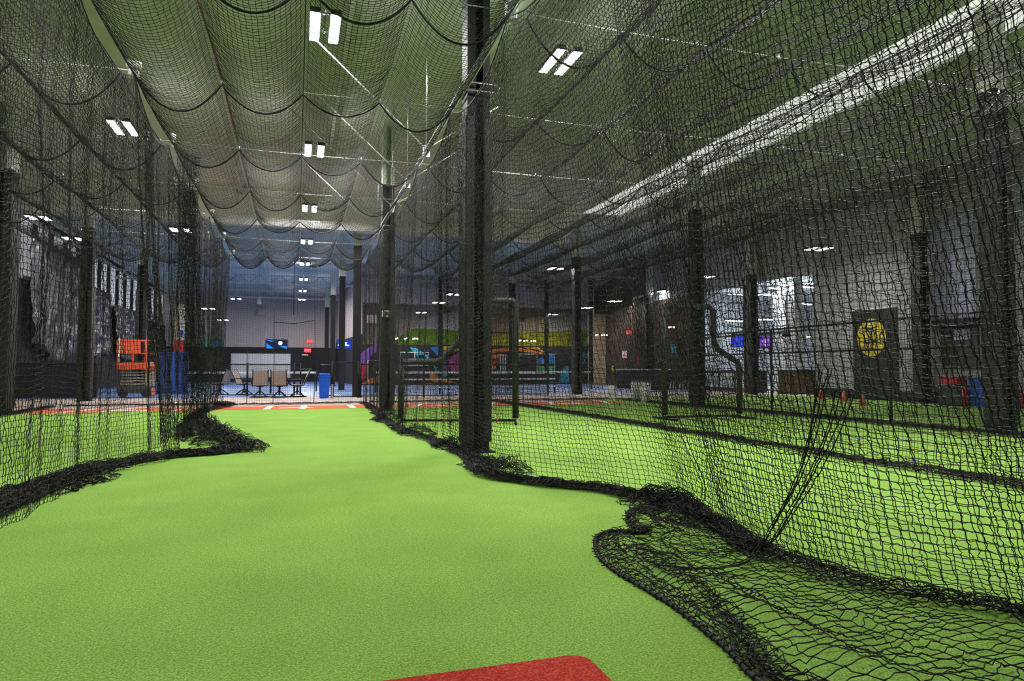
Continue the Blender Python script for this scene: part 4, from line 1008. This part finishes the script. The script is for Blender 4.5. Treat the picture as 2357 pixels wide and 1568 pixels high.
for px, py, l in ((1986, 934, 'orange traffic cone nearest on the right field edge'), (1942, 924, 'orange traffic cone left of the nearest one'), (1890, 921, 'small orange cone at the lobby corner')):
    p = atZ(px, py)
    t = empty('traffic_cone', l, 'cone', (p.x, p.y, 0), 0, 'orange cones'); MB().box(-.14, .14, -.14, .14, 0, .02, .004).build('base', 'cone', t); MB().cyl((0, 0), .10, .02, .33, 18, .025).build('body', 'cone', t)
p = atZ(2352, 938); o = MB().box(17.7, 18.1, 13.0, 13.5, 0, .5, .05).build('red_crate', 'red'); tag(o, 'red crate at the far right edge by the wall', 'crate')

# ------------------------------------------------------------------ left side things
o = MB().box(-9.9, -6.95, 28.4, 28.6, 0, 1.25).build('low_partition', 'blk_wall'); tag(o, 'low black partition wall at the far left behind the clay strip', 'partition')
MB().box(-9.9, -6.95, 28.36, 28.64, 1.25, 1.28).build('cap', 'dark', o)
p = atZ(312, 915); t = empty('scissor_lift', 'orange scissor lift parked beyond the left netting', 'scissor lift', (p.x, p.y, 0), .25)
MB().box(-.6, .5, -.35, .35, .18, .42, .03).build('chassis', 'dark', t)
for x in (-.42, .34):
    for y in (-.36, .36): 
        m = MB(); b = m; m.poly([(x+.15*math.cos(2*PI*k/18), y-.05, .15+.15*math.sin(2*PI*k/18)) for k in range(18)], (0, .1, 0)); m.build('wheel', 'rubber', t)
for k in range(5):
    z = .46+k*.11
    MB().box(-.5, .4, -.18, .18, z, z+.06, .01).build('scissor_arm', 'lifttan', t)
MB().box(.28, .62, -.3, .3, .42, 1.02, .02).build('power_pack', 'lifttan', t); MB().box(.42, .62, -.34, -.1, .05, .36, .02).build('battery_box', 'coral', t)
MB().box(-.62, .64, -.36, .36, 1.02, 1.12, .01).build('platform_deck', 'orange', t)
for y in (-.36, .36):
    for z in (1.62, 2.10): MB().tube([(-.62, y, z), (.64, y, z)], .02, 6).build('guard_rail', 'orange', t)
    for x in (-.62, -.12, .30, .64): MB().tube([(x, y, 1.1), (x, y, 2.10)], .02, 6).build('guard_post', 'orange', t)
    MB().box(-.62, .64, y-.01, y+.01, 1.12, 1.28).build('toe_board', 'orange', t)
MB().box(-.60, .12, -.40, -.37, 1.60, 2.1, .01).build('front_panel', 'orange', t)
for x in (-.62, .64): MB().tube([(x, -.36, 2.10), (x, .36, 2.10)], .02, 6).build('end_rail', 'orange', t)
MB().box(.3, .55, -.42, -.38, 1.14, 1.3, .01).build('name_plate', 'coral', t)
MB().box(-.60, -.56, -.45, -.40, 1.3, 2.15).build('manual_box', 'white', t)

# silver tarps over the left wall
def tarp(label, y0, y1, ztop, zbot, seed, dip=.8):
    n, k = 120, 40; u = np.linspace(0, 1, n); v = np.linspace(0, 1, k); U, V = np.meshgrid(u, v, indexing='ij')
    Y = y0+(y1-y0)*U; bot = zbot+dip*(np.abs(U-.5)*2)**2
    Z = ztop-(ztop-bot)*V+.15*V*nz1(U*6, seed, 1)
    X = -9.75+.10*np.sin(U*(y1-y0)*7+V*1.5)*(.5+V)+.08*nz2(U*8, V*5, seed, 1.3)+.10*V
    vs = np.stack([X, Y, Z], 2).reshape(-1, 3); idx = np.arange(n*k).reshape(n, k)
    f = np.stack([idx[:-1, :-1], idx[1:, :-1], idx[1:, 1:], idx[:-1, 1:]], 2).reshape(-1, 4)
    me = bpy.data.meshes.new('tarp'); me.from_pydata([tuple(a) for a in vs], [], [tuple(int(q) for q in a) for a in f]); me.materials.append(M['tarp'])
    for pl in me.polygons: pl.use_smooth = True
    o = bpy.data.objects.new('hanging_tarp', me); C.objects.link(o)
    md = o.modifiers.new('thick', 'SOLIDIFY'); md.thickness = .01
    tag(o, label, 'tarp', 'pleated tarps on the left wall')
tarp('shiny pleated dark silver tarp with a deep curved hem, nearest on the left wall', 30.2, 36.5, 6.2, 1.4, 3, 1.1)
tarp('shiny pleated tarp between the first and second left columns', 37.0, 42.2, 5.2, 1.6, 5, .5)
tarp('shiny pleated tarp farthest along the left wall', 43.2, 50, 4.7, 1.6, 8, .4)
o = MB().tube([(-9.5, 36.9, 5.0), (-9.5, 36.9, 3.4), (-9.42, 36.8, 2.2), (-9.35, 36.7, 1.5)], .09, 6).build('blue_strap', 'blue'); tag(o, 'narrow bright blue strap hanging beside the black column on the left', 'strap')
a = atZ(392, 908); t = empty('gym_mat', 'tall blue padded mat leaning behind the left netting', 'mat', (a.x, a.y, 0))
for k in range(3): MB().box(-.65+k*.44, -.65+k*.44+.42, 0, .14, 0.02, 1.75, .03).build('pad_section', 'bluepad', t)
a = atZ(358, 908); o = MB().box(a.x-.3, a.x+.25, a.y+.3, a.y+.45, 0, 1.25, .04).build('gym_mat', 'bluepad'); tag(o, 'shorter blue mat right of the scissor lift', 'mat')
a = atY(402, 700, 33.5); b = atY(426, 812, 33.5); t = empty('hanging_banner', 'narrow banner in red, white and salmon above the blue mat', 'banner', (0, 33.5, 0))
MB().box(a.x, b.x, 0, .04, b.z, b.z+.55).build('red_part', 'red', t); MB().box(a.x+.25, b.x, 0, .04, b.z+.56, a.z).build('white_part', 'white', t); MB().box(a.x, a.x+.24, 0, .04, b.z+.56, a.z).build('salmon_part', 'tan', t)
MB().box(a.x+.26, a.x+.36, -.02, 0, b.z+.7, b.z+1.0).build('blue_mark', 'blue', t)
# ------------------------------------------------------------------ world and render look
w = bpy.data.worlds.new('world'); S.world = w; w.use_nodes = True
w.node_tree.nodes['Background'].inputs['Color'].default_value = (.75, .8, .85, 1); w.node_tree.nodes['Background'].inputs['Strength'].default_value = .16
S.view_settings.view_transform = 'Standard'; S.view_settings.look = 'None'; S.view_settings.exposure = 0; S.view_settings.gamma = 1
cy_ = S.cycles; cy_.max_bounces = 4; cy_.diffuse_bounces = 3; cy_.glossy_bounces = 1; cy_.transmission_bounces = 2; cy_.caustics_reflective = False; cy_.caustics_refractive = False
cy_.use_denoising = True; cy_.sample_clamp_indirect = 6
cy_.use_adaptive_sampling = True; cy_.adaptive_threshold = .07; cy_.adaptive_min_samples = 12
